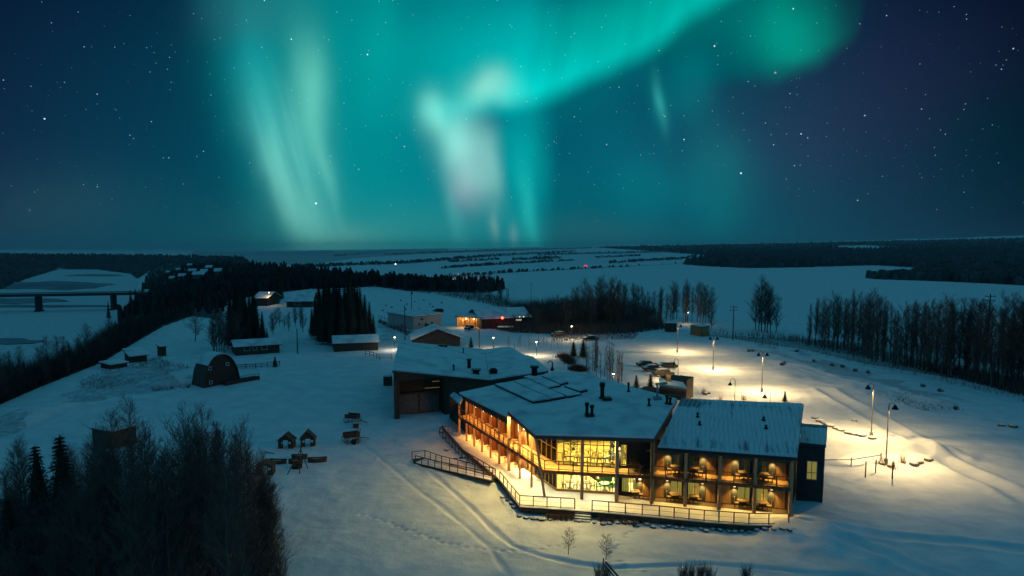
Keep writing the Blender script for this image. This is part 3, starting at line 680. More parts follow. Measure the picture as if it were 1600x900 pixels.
ms.prism(top+[lift(P[5]+Vector((.3, .3, 0)), HZ+.06)]+[lift(q, HZ+.06) for q in (P[5]-dirn(P[4], P[5])[1]*.5, P[4]-dirn(P[4], P[5])[1]*.5, W[3], W[2], W[1], W[0], W[0]+Vector((-2, .5, 0)))], (0, 0, -.055)); ms.build('snow_cover', 'roofsnow', dk)
# balconies
mb = MB(); msn = MB()
fr2 = inset(P, -.12)
for i in range(5):
    a, b, c, d = fr2[i], fr2[i+1], W[i+1], W[i]
    mb.prism([lift(q, FL2) for q in (a, b, c, d)], (0, 0, -.26))
bal = mb.build('balcony_floor', 'kiosk', hotel)
mb = MB()
for i in range(5):
    a, b = inset(P, -.14)[i:i+2]; mb.bar(lift(a, FL2-.16), lift(b, FL2-.16), .05, .36)
mb.build('edge_board', 'redwall', bal)
def railing(parent, pts, h=1.05, step=1.15, m='railm', base=0.0, mids=1, name='railing', post=.07, alsoend=True):
    """rails as one piece, every post a piece of its own"""
    mb = MB()
    for a, b in zip(pts[:-1], pts[1:]):
        mb.bar(a+Vector((0, 0, h)), b+Vector((0, 0, h)), .09, .07); mb.bar(a+Vector((0, 0, .14+base)), b+Vector((0, 0, .14+base)), .05)
        for k in range(mids): z = .14+base+(h-.14-base)*(k+1)/(mids+1); mb.bar(a+Vector((0, 0, z)), b+Vector((0, 0, z)), .018)
    r = mb.build(name, m, parent)
    for a, b in zip(pts[:-1], pts[1:]):
        n = max(1, round((b-a).length/step))
        for i in range(n+(1 if b is pts[-1] and alsoend else 0)):
            q = a.lerp(b, i/n); m1 = MB(); m1.box(q+Vector((0, 0, h/2+.0)), (post+.02, post+.02, h)); m1.build('post', m, r)
    return r
rp = inset(P, -.05)
for i in range(5): railing(hotel, [lift(rp[i], FL2), lift(rp[i+1], FL2)], 1.0, 1.35, alsoend=(i == 4))
# deck railing, with the gap at the steps and at the ramp head
up6 = lambda px: [at(x, y, HZ) for x, y in px]
railing(hotel, up6([(713,676),(687,680),(697,690),(722,716),(774,748)]), 1.1, 1.5)
railing(hotel, up6([(781,752),(812,791),(898,796)]), 1.1, 1.5)
railing(hotel, up6([(925,799),(1030,808),(1100,815),(1170,820),(1232,821)]), 1.1, 1.5)
# steps
sa, sb = at(898,797,HZ), at(925,799,HZ); dS, nS, lS = dirn(sa, sb); mst = MB(); mss = MB()
for k in range(4):
    c = (sa+sb)/2+nS*(.2+.32*k); z = HZ-.02-.14*(k+1)
    mst.box((c.x, c.y, z), (lS-.1, .34, .09), ax=(dS, -nS, Vector((0, 0, 1)))); mss.box((c.x, c.y, z+.062), (lS-.16, .3, .03), ax=(dS, -nS, Vector((0, 0, 1))))
st = mst.build('step', 'darkwood', hotel); mss.build('snow_cover', 'roofsnow', st)
# columns
def column(px_or_p, ztop, w=.26, foot=None, m='wood'):
    p = px_or_p; mb = MB(); f = foot if foot is not None else p
    mb.bar(Vector((f.x, f.y, HZ)), Vector((p.x, p.y, ztop)), w); return mb.build('column', m, hotel)
EAV = {0: 6.25, 1: 6.25, 2: 7.2}
for t in np.linspace(0, 1, 7)[:-1]: column(P[0].lerp(P[1], float(t)), 6.25+.04, .24)
column(P[1], 7.4, .34); column(P[1].lerp(P[2], .33), 7.2, .28); column(P[1].lerp(P[2], .66), 7.2, .24)
tip = at(837,680,7.2); column(tip, 7.2, .26, P[2])
column(P[2].lerp(P[3], .52), 7.2, .30); column(P[3], 7.2, .34); column(P[4], 7.2, .34)
for t in (.25, .5, .75, 1): column(P[4].lerp(P[5], t), 6.0+.06, .28)
# roof beams over the columns and soffits
for p_, q_, z_, h_ in ((P[0], P[1], 6.2, .35), (P[4], P[5], 6.0, .35), (P[3], P[4], 7.15, .3), (P[2]+Vector((-.5, -.1, 0)), P[3], 7.15, .3)):
    mb = MB(); mb.bar(lift(p_, z_), lift(q_, z_), .2, h_); mb.build('eave_beam', 'darkwood', hotel)

# walls with doors, windows and lamps
def sconce(a, b, s, z, power, col=(1, .62, .14), out=.16, size=.05, down=True):
    d, n, l = dirn(a, b); p = onwall(a, b, s, z, .1); mb = MB(); mb.box(p+Vector((0, 0, .16 if down else .73)), (.26, .22, .1), ax=(d, -n, Vector((0, 0, 1)))); lamp = mb.build('wall_lamp', 'metal', hotel)
    m2 = MB(); m2.box(p+n*.02+Vector((0, 0, -.02 if down else .1)), (.2, .16, .26) if down else (.13, .12, 1.15), ax=(d, -n, Vector((0, 0, 1)))); m2.build('lamp_glass', 'lit', lamp)
    if down: add_light('SPOT', p+n*.12-Vector((0, 0, .2)), power*1.6, col, lamp, .05, spot=104, blend=.8, target=p+n*.2-Vector((0, 0, 3)))
    else:
        add_light('SPOT', p+n*.16-Vector((0, 0, .2)), power*1.5, col, lamp, .05, spot=120, blend=.9, target=p+n*.5-Vector((0, 0, 3)))
        add_light('SPOT', p+n*.12+Vector((0, 0, .25)), power*.3, col, lamp, .05, spot=70, blend=.9, target=p+n*.1+Vector((0, 0, 3)))
        add_light('POINT', p+n*.45, power*.55, col, lamp, .1)
def door(a, b, s, z, w=.95, h=2.15, m='orange'):
    mb = MB(); wbox(mb, a, b, s, s+w, z+.02, z+h, .0, .05); dr = mb.build('door', m, hotel)
    m3 = MB(); wbox(m3, a, b, s-.07, s, z+.02, z+h+.08, .0, .08); wbox(m3, a, b, s+w, s+w+.07, z+.02, z+h+.08, .0, .08); wbox(m3, a, b, s, s+w, z+h, z+h+.08, .0, .08); m3.build('door_frame', 'darkwood', dr)
    m2 = MB(); p = onwall(a, b, s+w*.86, z+1.05, .08); m2.box(p, (.05, .05, .16)); m2.build('handle', 'steel', dr)
def window(a, b, s0, s1, z0, z1, pane='glass', mull=(.62,), inside='curtain', parent=None, fm='darkwood', rows=()):
    mb = MB(); t = .06
    wbox(mb, a, b, s0, s1, z0, z0+t, -.12, .04); wbox(mb, a, b, s0, s1, z1-t, z1, -.12, .04); wbox(mb, a, b, s0, s0+t, z0+t, z1-t, -.12, .04); wbox(mb, a, b, s1-t, s1, z0+t, z1-t, -.12, .04)
    for q in mull: x = s0+(s1-s0)*q; wbox(mb, a, b, x-t/2, x+t/2, z0+t, z1-t, -.10, .03)
    for q in rows: zz = z0+(z1-z0)*q; wbox(mb, a, b, s0+t, s1-t, zz-t/2, zz+t/2, -.09, .02)
    w = mb.build('window', fm, parent or hotel)
    m2 = MB(); wbox(m2, a, b, s0+t*.8, s1-t*.8, z0+t*.8, z1-t*.8, -.065, -.055); m2.build('pane', pane, w)
    if inside:
        m3 = MB(); n = max(6, int((s1-s0)/.12)); d, nn, l = dirn(a, b)
        for i in range(n):
            if abs(i/n-.55) < .12 and inside != 'curtfull': continue
            x0 = s0+(s1-s0)*i/n; x1 = s0+(s1-s0)*(i+1)/n; o0 = -.2-.05*(i % 2); o1 = -.2-.05*((i+1) % 2)
            m3.poly([onwall(a, b, x0, z0, o0), onwall(a, b, x1, z0, o1), onwall(a, b, x1, z1, o1), onwall(a, b, x0, z1, o0)])
        m3.build('curtain', 'curtlit' if inside in ('curtlit', 'curtfull') else 'curtain', w)
    return w
def partition(a, b, s, z0, z1, depth=1.75, m='siding'):
    d, n, l = dirn(a, b); mb = MB(); c = a+d*s+n*depth/2; mb.box((c.x, c.y, (z0+z1)/2), (.12, depth, z1-z0), ax=(d, -n, Vector((0, 0, 1)))); mb.build('partition_wall', m, hotel)
zA, zB = HZ+.06, FL2
# right wing and the dark tower bay: walls
def bay(a, b, s0, s1, z, ztop, typ, dim, wall_holes, lamp=60, lit='curtlit'):
    w = s1-s0; q = lambda t: s0+w*t
    if typ == 'A': dr, lp, w0, w1 = q(.08), q(.47), q(.56), q(.93)
    else: dr, lp, w0, w1 = q(.92)-.95, q(.53), q(.09), q(.45)
    wall_holes.append((w0, w1, z+.25, z+2.2)); door(a, b, dr, z); sconce(a, b, lp, z+2.0, lamp)
    window(a, b, w0, w1, z+.25, z+2.2, inside=('curtain' if dim else lit), mull=(.6,))
LAMP = 280
# upper floor
h_up, h_lo = [], []
a, b = W[4], W[5]; lr = dirn(a, b)[2]; bw = lr/4
for k, (tu, tl, dim) in enumerate((('A', 'A', True), ('B', 'B', True), ('A', 'A', True), ('B', 'B', True))):
    bay(a, b, k*bw, (k+1)*bw, zB, 6.2, tu, dim, h_up, LAMP); bay(a, b, k*bw, (k+1)*bw, zA, FL2, tl, False, h_lo, LAMP, 'curtfull' if k == 2 else 'curtlit')
mb = MB(); wallstrip(mb, a, b, HZ, FL2-.26, .2, [(h[0], h[1], h[2], h[3]) for h in h_lo]); wallstrip(mb, a, b, FL2, 6.6, .2, h_up); mb.build('wall', 'siding', hotel)
for k in range(1, 5): partition(a, b, k*bw-.03, HZ, FL2-.27, .7); partition(a, b, k*bw-.03, FL2+.01, 6.1, .7)
# tower bay
a, b = W[3], W[4]; lt = dirn(a, b)[2]; hh = []
hh.append((.5, 2.0, zA+.3, zA+2.0)); window(a, b, .5, 2.0, zA+.3, zA+2.0, inside='curtlit'); sconce(a, b, 2.35, zA+1.9, LAMP); door(a, b, 2.6, zA, .7)
mb = MB(); wallstrip(mb, a, b, HZ, FL2-.26, .2, hh); wallstrip(mb, a, b, FL2, 7.35, .2, [(.35, 1.0, FL2+.2, FL2+2.5)]); mb.build('wall', 'siding', hotel)
window(a, b, .35, 1.0, FL2+.2, FL2+2.5, inside='curtlit', mull=()); sconce(a, b, .18, FL2+2.1, LAMP, (1, .75, .2)); partition(a, b, 0.0, FL2+.01, 7.2, 1.6, 'darkroom'); partition(a, b, 0.0, HZ, FL2-.27, 1.6, 'darkroom'); partition(W[4], W[5], 0.0, FL2+.01, 6.2, 1.6); partition(W[4], W[5], 0.0, HZ, FL2-.27, 1.6)
mb = MB(); wbox(mb, a, b, 2.9, 3.4, FL2+1.9, FL2+2.05, .02, .2); mb.build('dryer_vent', 'steel', hotel)
# interior of the rooms: dark boxes behind the wall so that the windows look into something
mb = MB()
for (i, j, z0, z1) in ((4, 5, HZ, 6.9), (3, 4, HZ, 7.3)):
    a, b = W[i], W[j]; d, n, l = dirn(a, b)
    for zz0, zz1 in ((z0, FL2-.3), (FL2, z1)):
        wbox(mb, a, b, 0, l, zz0, zz1, -4.2, -4.0); wbox(mb, a, b, 0.02, .12, zz0, zz1, -4.0, -.22); wbox(mb, a, b, l-.12, l-.02, zz0, zz1, -4.0, -.22)
        wbox(mb, a, b, 0, l, zz0-.1, zz0-.02, -4.2, -.22)
mb.build('room_wall', 'interior', hotel)
for k in range(4):
    add_light('POINT', onwall(W[4], W[5], (k+.5)*bw, zA+2.2, -1.8), 60, (1, .72, .3), hotel, .3, 'room_light')
    if k in (0, 2, 3): add_light('POINT', onwall(W[4], W[5], (k+.5)*bw, zB+2.2, -2.8), 12, (1, .72, .3), hotel, .3, 'room_light')
add_light('POINT', onwall(W[3], W[4], 1.2, zA+2.2, -1.5), 70, (1, .72, .3), hotel, .3, 'room_light')
# left wing: cedar walls, narrow lamps between the columns
a, b = W[0], W[1]; ll = dirn(a, b)[2]; bwl = ll/6; hh = []; hu = []
for k in range(6):
    s = (k+.62)*bwl
    for z, hs in ((zA, hh), (zB, hu)):
        door(a, b, k*bwl+.3, z, .85, 2.1, 'redwall'); sconce(a, b, s, z+1.75, 230, (1, .44, .07), down=False); hs.append((s+.3, s+.85, z+.3, z+2.1)); window(a, b, s+.3, s+.85, z+.3, z+2.1, pane='glass', inside='curtain', mull=())
mb = MB(); wallstrip(mb, a, b, HZ, FL2-.26, .2, hh); wallstrip(mb, a, b, FL2, 6.5, .2, hu); mb.build('wall', 'redwall', hotel)
for k in range(7): partition(a, b, k*bwl, HZ, FL2-.27, .55, 'redwall'); partition(a, b, k*bwl, FL2+.01, 6.3, .55, 'redwall')
# low uplights at the foot of the left wing columns
for t in np.linspace(0, 1, 7):
    q = P[0].lerp(P[1], float(t)); d, n, l = dirn(P[0], P[1]); mb = MB(); p = lift(q-n*.3, HZ+.14); mb.tube(p-Vector((0, 0, .08)), p, .07); u = mb.build('uplight', 'metal', hotel)
    m2 = MB(); m2.tube(p, p+Vector((0, 0, .012)), .055); m2.build('lamp_glass', 'lit', u)
    add_light('SPOT', p+Vector((0, 0, .06)), 420, (1, .45, .1), u, .04, spot=70, target=p+Vector((0, 0, 3))-n*.6)
# glass lounge
LG = [W[1], W[2], W[3]]
def curtain_wall(a, b, z0, z1, cols, rows, s0=0.0, s1=None, mname='darkwood', t=.07):
    d, n, l = dirn(a, b); s1 = s1 or l; mb = MB()
    for i in range(cols+1): x = s0+(s1-s0)*i/cols; wbox(mb, a, b, x-t/2, x+t/2, z0, z1, -.07, .05)
    for z in [z0+.03, z1-.03]+[z0+(z1-z0)*r for r in rows]: wbox(mb, a, b, s0+t, s1-t, z-t/2, z+t/2, -.06, .04)
    w = mb.build('window', mname, hotel); m2 = MB(); wbox(m2, a, b, s0+.01, s1-.01, z0+.01, z1-.01, -.015, -.005); m2.build('pane', 'glass', w); return w
l1 = dirn(W[1], W[2])[2]; l2 = dirn(W[2], W[3])[2]
curtain_wall(W[2], W[3], FL2, 6.75, 8, (.28, .70), .75); curtain_wall(W[2], W[3], HZ+.25, FL2-.3, 8, (), .75, mname='kiosk')
curtain_wall(W[2], W[3], FL2, 6.75, 1, (.4,), 0, .72, 'kiosk'); curtain_wall(W[2], W[3], HZ+.25, FL2-.3, 1, (), 0, .72, 'kiosk')
curtain_wall(W[1], W[2], FL2, 6.75, 4, (.5,), l1*.42, l1, 'kiosk'); curtain_wall(W[1], W[2], HZ+.25, FL2-.3, 6, (), l1*.35, l1, 'kiosk')
mb = MB(); wallstrip(mb, W[1], W[2], FL2, 7.3, .2, [(l1*.42, l1, FL2, 6.75), (.7, 1.5, FL2, FL2+2.3)]); wallstrip(mb, W[1], W[2], HZ, FL2-.26, .2, [(l1*.35, l1, HZ+.25, FL2-.3), (.7, 1.5, HZ+.1, HZ+2.3)]); wallstrip(mb, W[2], W[3], 6.75, 7.35, .2); wallstrip(mb, W[2], W[3], HZ, HZ+.25, .2)
mb.build('wall', 'orange', hotel)
window(W[1], W[2], .7, 1.5, FL2+.02, FL2+2.3, inside=None, mull=(), fm='kiosk'); window(W[1], W[2], .7, 1.5, HZ+.1, HZ+2.3, inside=None, mull=(), fm='kiosk')
sconce(W[1], W[2], .35, zA+2.0, 260, (1, .7, .25)); sconce(W[1], W[2], .35, zB+2.0, 220, (1, .7, .25)); sconce(W[1], W[2], 1.9, zA+2.0, 700, (1, .66, .2)); sconce(W[1], W[2], 1.9, zB+2.2, 650, (1, .66, .2))
# room shell
B1_ = W[1]+Vector((5.5, 7.5, 0)); B2_ = W[3]+Vector((1.2, 8.5, 0))
mb = MB()
shell = [W[1], W[2], W[3], B2_, B1_]
for z in (HZ+.02,): mb.prism([lift(p, z) for p in shell], (0, 0, -.1))
mb.prism([lift(p-(p-Vector((7, 74, 0))).normalized()*.3, FL2) for p in shell], (0, 0, -.25)); mb.build('lounge_floor', 'ifloor', hotel)
mb = MB(); mb.prism([lift(p, 7.32) for p in shell], (0, 0, -.12)); mb.build('ceiling', 'ceil', hotel)
mb = MB()
for p, q in ((W[3]+Vector((-.02, .25, 0)), B2_), (B2_, B1_), (B1_, W[1]+Vector((.15, .2, 0)))):
    wallstrip(mb, q, p, HZ, 7.2, .12)
mb.build('lounge_wall', 'interior', hotel)
cL = lift((W[2]+W[3]+B1_+B2_)/4, 0)
for z, pw in ((3.0, 1400), (6.9, 1300)):
    for ux, uy in ((-2.2, -2.4), (1.0, -2.8), (3.6, -2.8), (-1.0, .6), (2.6, .6)):
        col = (1, .70, .14) if z > 5 else (1, .84, .36)
        q = cL+Vector((ux, uy, z)); mb = MB(); mb.lathe(q, [(.02, .25), (.12, .2), (.22, 0)], 10); ld = mb.build('pendant_lamp', 'metal', hotel)
        m2 = MB(); m2.lathe(q, [(.2, .0), (.12, -.05), (.01, -.07)], 8); m2.build('lamp_glass', 'litwhite', ld); add_light('POINT', q-Vector((0, 0, .2)), pw, col, ld, .12)
# lamps recessed under the centre eave and under the balcony; right wing ones are added
def soffit(p, power, col, spot=150, tgt=None):
    mb = MB(); mb.tube(p+Vector((0, 0, .02)), p+Vector((0, 0, .12)), .13, .13, 10); lm = mb.build('eave_lamp', 'metal', hotel); m2 = MB(); m2.tube(p, p+Vector((0, 0, .018)), .1, .1, 10); m2.build('lamp_glass', 'litwhite', lm)
    add_light('SPOT', p-Vector((0, 0, .04)), power, col, lm, .1, spot=spot, blend=.6, target=(tgt or p-Vector((0, 0, 3))))
dd2, nn2, _l = dirn(P[2], P[3]); dd1, nn1, _l = dirn(P[1], P[2])
for s in (1.2, 3.6, 6.2): q = lift(P[2]+dd2*s-nn2*.25, 7.1); soffit(q, 1000, (1, .70, .19), 168, q-Vector((0, 0, 3))+nn2*2.2)
for s in (.6, 2.9, 5.4, 7.6): q = lift(P[1]+dd1*s-nn1*.25, 6.95); soffit(q, 1050, (1, .68, .18), 168, q-Vector((0, 0, 3))+nn1*2.2)
for s in (1.0, 3.2, 5.4, 7.2): q = lift(P[2]+dd2*s+nn2*-.3, FL2-.46); soffit(q, 130, (1, .80, .4))
for s in (1.0, 3.4, 5.8, 7.8): q = lift(P[1]+dd1*s+nn1*-.3, FL2-.46); soffit(q, 150, (1, .80, .38))
dd3, nn3, l3 = dirn(P[4], P[5])
for i in range(4): q = lift(P[4]+dd3*(l3*(i+.5)/4)+nn3*-.3, FL2-.3); soffit(q, 280, (1, .58, .08), 150, q-Vector((0, 0, 3))+nn3*1.2)  # lamps added under the balcony to turn the deck yellow
q = lift(P[3].lerp(P[4], .5), FL2-.4); soffit(q, 160, (1, .55, .1), 150, q-Vector((0, 0, 3))+nn3*1.2)
# indoor staircase, beams and shelves seen through the glass
mb = MB()
sa2 = W[3]+Vector((-4.6, 3.6, 0)); sb2 = W[3]+Vector((-.9, 3.3, 0))
for k in range(14):
    t = k/13; q = sa2.lerp(sb2, t); mb.box((q.x, q.y, FL2-(FL2-HZ)*t-.05), (.34, 1.1, .06))
mb.bar(lift(sa2, FL2-.1)+Vector((0, -.6, 0)), lift(sb2, HZ+.1)+Vector((0, -.6, 0)), .06, .3); mb.build('staircase', 'darkwood', hotel)
mb = MB()
d, n, l = dirn(W[2], W[3])
for k in range(5):
    q = W[2]+d*(1.2+k*1.6)-n*4.2; mb.box((q.x, q.y, HZ+1.3), (.22, .22, 2.6)); 
mb.box(cL+Vector((-1, 2.5, 4.6)), (6, .3, .9)); mb.build('inner_post', 'kiosk', hotel)
mb = MB(); rr = random.Random(4)
for k in range(26):
    z = rr.choice((HZ, FL2)); q = W[2]+d*rr.uniform(.8, 7)-n*rr.uniform(5.5, 6.6); mb.box((q.x, q.y, z+rr.uniform(.9, 2.2)), (rr.uniform(.4, 1.1), .06, rr.uniform(.3, .9)))
mb.build('wall_picture', 'dtable', hotel)
# body of the building behind the fronts
mb = MB()
def strip2(pts, z0, ztop, inn=.35):
    for p, q in zip(pts[:-1], pts[1:]): wallstrip(mb, p, q, z0, ztop, .25)
def inward(p, c, k): return p+(lift(c, p.z)-p).normalized()*k
cRW = sum(RW, Vector())/4; cC = sum(CR, Vector())/len(CR); cLW = sum(LW, Vector())/len(LW)
rw = [inward(p, cRW, .5) for p in RW]
def hang(p, q, zp, zq):                       # wall whose top follows the roof
    mb.poly([lift(p, -.3), lift(q, -.3), lift(q, zq), lift(p, zp)])
c5 = W[5]+dirn(W[4], W[5])[0]*.25; fr5 = P[5]+dirn(P[4], P[5])[0]*.15
hang(c5, rw[2], RW[1].z-.15, rw[2].z-.4); hang(rw[2], rw[3], rw[2].z-.4, rw[3].z-.4)
cc1 = inward(CR[1], cC, .35); cc2 = inward(CR[2], cC, .5); hang(cc1, cc2, CR[1].z-.5, cc2.z-.5); hang(cc2, inward(CR[3], cC, .5), cc2.z-.5, CR[3].z-.5)
lw = [inward(p, cLW, .5) for p in LW]
for i in (3, 4, 5): hang(lw[i], lw[i+1], lw[i].z-.45, lw[i+1].z-.45)
hang(lw[6], W[0]+Vector((-.1, .1, 0)), lw[6].z-.45, 6.3)
hang(W[1]+Vector((.1, .35, 0)), inward(CR[5], cC, .35), 7.2, CR[5].z-.5); hang(inward(CR[5], cC, .35), inward(CR[4], cC, .35), CR[5].z-.5, CR[4].z-.5)
mb.build('wall', 'siding', hotel)
# end wall at the left, seen beside the first column, and small link roof
pL = [at(703,617,6.0), at(719,631,6.0), at(723,621,6.4), at(709,612,6.4)]
slab(hotel, pL, .2, .15)
mb = MB(); e0 = at(702,646,0.6); e1 = at(716,681,.6)
mb.poly([lift(e0, -.3), lift(W[0]+Vector((-.05, 0, 0)), -.3), lift(W[0]+Vector((-.05, 0, 0)), 6.1), lift(at(703,617,6.0), 6.0)]); mb.build('wall', 'brown', hotel)
# stair tower at the right end
ta, tb = at(1240,785,0), at(1282,790,0); ta = lift(fr5+Vector((.15, 3.0, 0)), 0); dT, nT, lT = dirn(ta, lift(tb, 0))
tw = [at(1250,690,6.3), at(1291,694,6.3)]; dt = dirn(tw[0], tw[1])[0]
pts = [lift(tw[0], 6.3), lift(tw[1], 6.3), at_plane(1293,664,tw[0],tw[1],6.3,.1), at_plane(1252,661,tw[0],tw[1],6.3,.1)]
rt, stt = slab(hotel, pts, .3, .1, smat='frost'); dd, nn_, ll_ = dirn(tw[0], tw[1]); uvw(stt, ORG[hotel.name], tw[0], dd, nn_, max(-(pts[2]-tw[0]).dot(nn_), .1))
mb = MB(); q0 = inward(pts[0], sum(pts, Vector())/4, .25)+Vector((-.3, 0, 0)); q1 = inward(pts[1], sum(pts, Vector())/4, .3); q2 = inward(pts[2], sum(pts, Vector())/4, .3); q3 = inward(pts[3], sum(pts, Vector())/4, .3)
lq = dirn(q0, q1)[2]; wallstrip(mb, q0, q1, -.3, 5.95, .2, [(lq*.36, lq*.76, 2.35, 4.35)]); mb.prism([lift(p, 5.95) for p in (q1, q2, q1+Vector((-.2, .1, 0)))], (0, 0, -6.2)); mb.prism([lift(q3, 5.95), lift(q2, 5.95), lift(q2+Vector((0, .2, 0)), 5.95), lift(q3+Vector((0, .2, 0)), 5.95)], (0, 0, -6.2))
mb.build('wall', 'siding', hotel)
window(q0, q1, lq*.36, lq*.76, 2.35, 4.35, inside='curtfull', mull=(.48,), rows=(.38,), fm='steel')
mb = MB(); wbox(mb, q0, q1, .1, lq-.1, -.2, 5.9, -2.2, -2.1); mb.build('room_wall', 'interior', hotel); add_light('POINT', onwall(q0, q1, lq*.55, 3.6, -.7), 14, (1, .78, .28), hotel, .2, 'room_light')

# ------------------------------------------------------------------ ramp
ramp = wthing('access_ramp', 'long wooden access ramp with double railings leading up to the lodge deck', 'ramp', tuple(at(710,735,0)))
A_ = [at(664,717,.25), at(770,748,HZ)]; B_ = [at(650,722,.2), at(768,752,HZ)]
A0 = [at(644,719,.1), at(664,717,.25), at(690,726,.33), at(770,746,HZ)]; B0 = [at(649,725,.1), at(690,736,.3), at(769,753,HZ)]
mb = MB(); mb.prism([at(646,723,.12), at(769,752,HZ), at(772,744,HZ), at(664,715,.25), at(645,717,.12)], (0, 0, -.22)); fl = mb.build('ramp_floor', 'darkwood', ramp)
mb = MB(); mb.prism([at(649,722.5,.2), at(767,750,HZ+.06), at(770,745,HZ+.06), at(665,716,.32)], (0, 0, -.05)); mb.build('snow_cover', 'roofsnow', fl)
railing(ramp, A0, 1.05, 1.3, mids=2); railing(ramp, B0, 1.05, 1.3, mids=2)

# ------------------------------------------------------------------ the dark hall behind
hall = wthing('event_hall', 'large unlit hall with folded snowy roof beside the lodge', 'hall', (-8, 118, 0))
def zroof(px, py, z): return at(px, py, z)
F1, V1, B1, V2, B2 = zroof(613,577,7.7), zroof(765,592,5.3), zroof(622,533,7.7), zroof(757,545,5.3), zroof(797,541,5.8)
RP = zroof(852,578,5.8); FR = zroof(880,584,5.9)
slab(hall, [F1, V1, V2, B1], .3); slab(hall, [V1+Vector((.02, 0, -.0)), lift(V1+Vector((9.5, 3.2, 0)), 6.2), RP, B2, V2+Vector((.02, 0, 0))], .3)
slab(hall, [zroof(812,553,5.0), zroof(848,577,5.0), zroof(857,578,4.6), zroof(832,556,4.6)], .2, .15)
h0 = at(616,655,0); h1 = at(705,647,0); d, n, l = dirn(h0, h1); h2 = h0+d*24
mb = MB()
hz = lambda s: 7.35-(7.35-4.9)*min(1, s/14.8) if s < 14.8 else 4.9+(s-14.8)*.09
def wallslope(mb, a, b, s0, s1, z0, o=0.0):
    mb.poly([onwall(a, b, s0, z0, o), onwall(a, b, s1, z0, o), onwall(a, b, s1, hz(s1), o), onwall(a, b, s0, hz(s0), o)])
wallslope(mb, h0, h2, 0, .8, -.5); mb.poly([onwall(h0, h2, .8, 5.9, 0), onwall(h0, h2, 8.0, 5.9, 0), onwall(h0, h2, 8.0, hz(8), 0), onwall(h0, h2, .8, hz(.8), 0)]); wallslope(mb, h0, h2, 8.0, 14.8, -.5); wallslope(mb, h0, h2, 14.8, 24, -.5)
mb.poly([onwall(h0, h2, .8, -.3, 0), onwall(h0, h2, .8, -.3, -2.5), onwall(h0, h2, .8, 5.9, -2.5), onwall(h0, h2, .8, 5.9, 0)]); mb.poly([onwall(h0, h2, 8, -.3, 0), onwall(h0, h2, 8, -.3, -2.5), onwall(h0, h2, 8, 5.9, -2.5), onwall(h0, h2, 8, 5.9, 0)])
mb.poly([onwall(h0, h2, .8, 5.9, 0), onwall(h0, h2, 8, 5.9, 0), onwall(h0, h2, 8, 5.9, -2.5), onwall(h0, h2, .8, 5.9, -2.5)])
mb.poly([onwall(h0, h2, .8, -.3, -2.5), onwall(h0, h2, 8, -.3, -2.5), onwall(h0, h2, 8, 5.9, -2.5), onwall(h0, h2, .8, 5.9, -2.5)])
bk = lift(B1, 0); mb.poly([h0+Vector((0, 0, -.5)), bk+Vector((.6, 0, -.5)), bk+Vector((.6, 0, 7.4)), h0+Vector((0, 0, 7.35))]); mb.poly([lift(B1, -.5), lift(B2, -.5), lift(B2, 5.5), lift(V2, 5.0), lift(B1, 7.4)]); mb.poly([lift(B2, -.5), lift(RP, -.5), lift(RP, 5.4), lift(B2, 5.4)])
mb.build('wall', 'brown', hall)
mb = MB()
wbox(mb, h0, h2, .55, .85, -.3, 7.2, .01, .14); wbox(mb, h0, h2, 7.9, 8.25, -.3, hz(8.1)-.05, .01, .3)
mb.bar(onwall(h0, h2, 0, 7.3, .1), onwall(h0, h2, 14.8, 4.85, .1), .25, .4); mb.build('frame_beam', 'darkwood', hall)
mb = MB(); wbox(mb, h0, h2, 1.1, 4.3, .1, 3.2, -2.45, -2.38); wbox(mb, h0, h2, 4.6, 7.7, .1, 3.2, -2.45, -2.38)
dd_ = mb.build('hall_door', 'grey', hall)
mb = MB(); wbox(mb, h0, h2, .9, 7.9, 3.35, 3.6, -2.3, -1.4); mb.build('ledge', 'darkwood', hall)
mb = MB(); wbox(mb, h0, h2, 5.4, 7.8, 3.9, 4.0, -2.4, -2.3); wbox(mb, h0, h2, 6.6, 7.8, 4.9, 5.0, -2.4, -2.3); mb.build('light_strip', emit_mat('faint_strip', (.7, .6, .25), .12), hall)
fH = lambda z: (lambda x, y: zroof(x, y, z))
for px, py, z, h, r, k in ((709,582,6.0,1.3,.12,'pipe'),(733,577,5.7,1.7,.28,'box'),(744,586,5.5,.9,.5,'box'),(771,583,5.5,.9,.75,'dome'),(724,551,6.1,.9,.1,'pipe'),(690,542,6.5,.4,.4,'box'),(697,543,6.4,.4,.2,'box'),(815,560,5.1,.5,.3,'box'),(820,564,5.1,.4,.3,'box')):
    vent(px, py, fH(z-.1), h, r, k).build('roof_vent', 'metal', hall)
mb = MB(); q = at(606,602,0); mb.box(q+Vector((0, 0, .9)), (1.4, 1.6, 1.8)); u = wthing('utility_cabinet', 'dark utility cabinet standing against the left wall of the hall', 'cabinet', tuple(q)); mb.build('cabinet_body', 'brown', u); mb = MB(); mb.box(q+Vector((0, 0, 1.86)), (1.5, 1.7, .12)); mb.build('snow_cover', 'roofsnow', u)

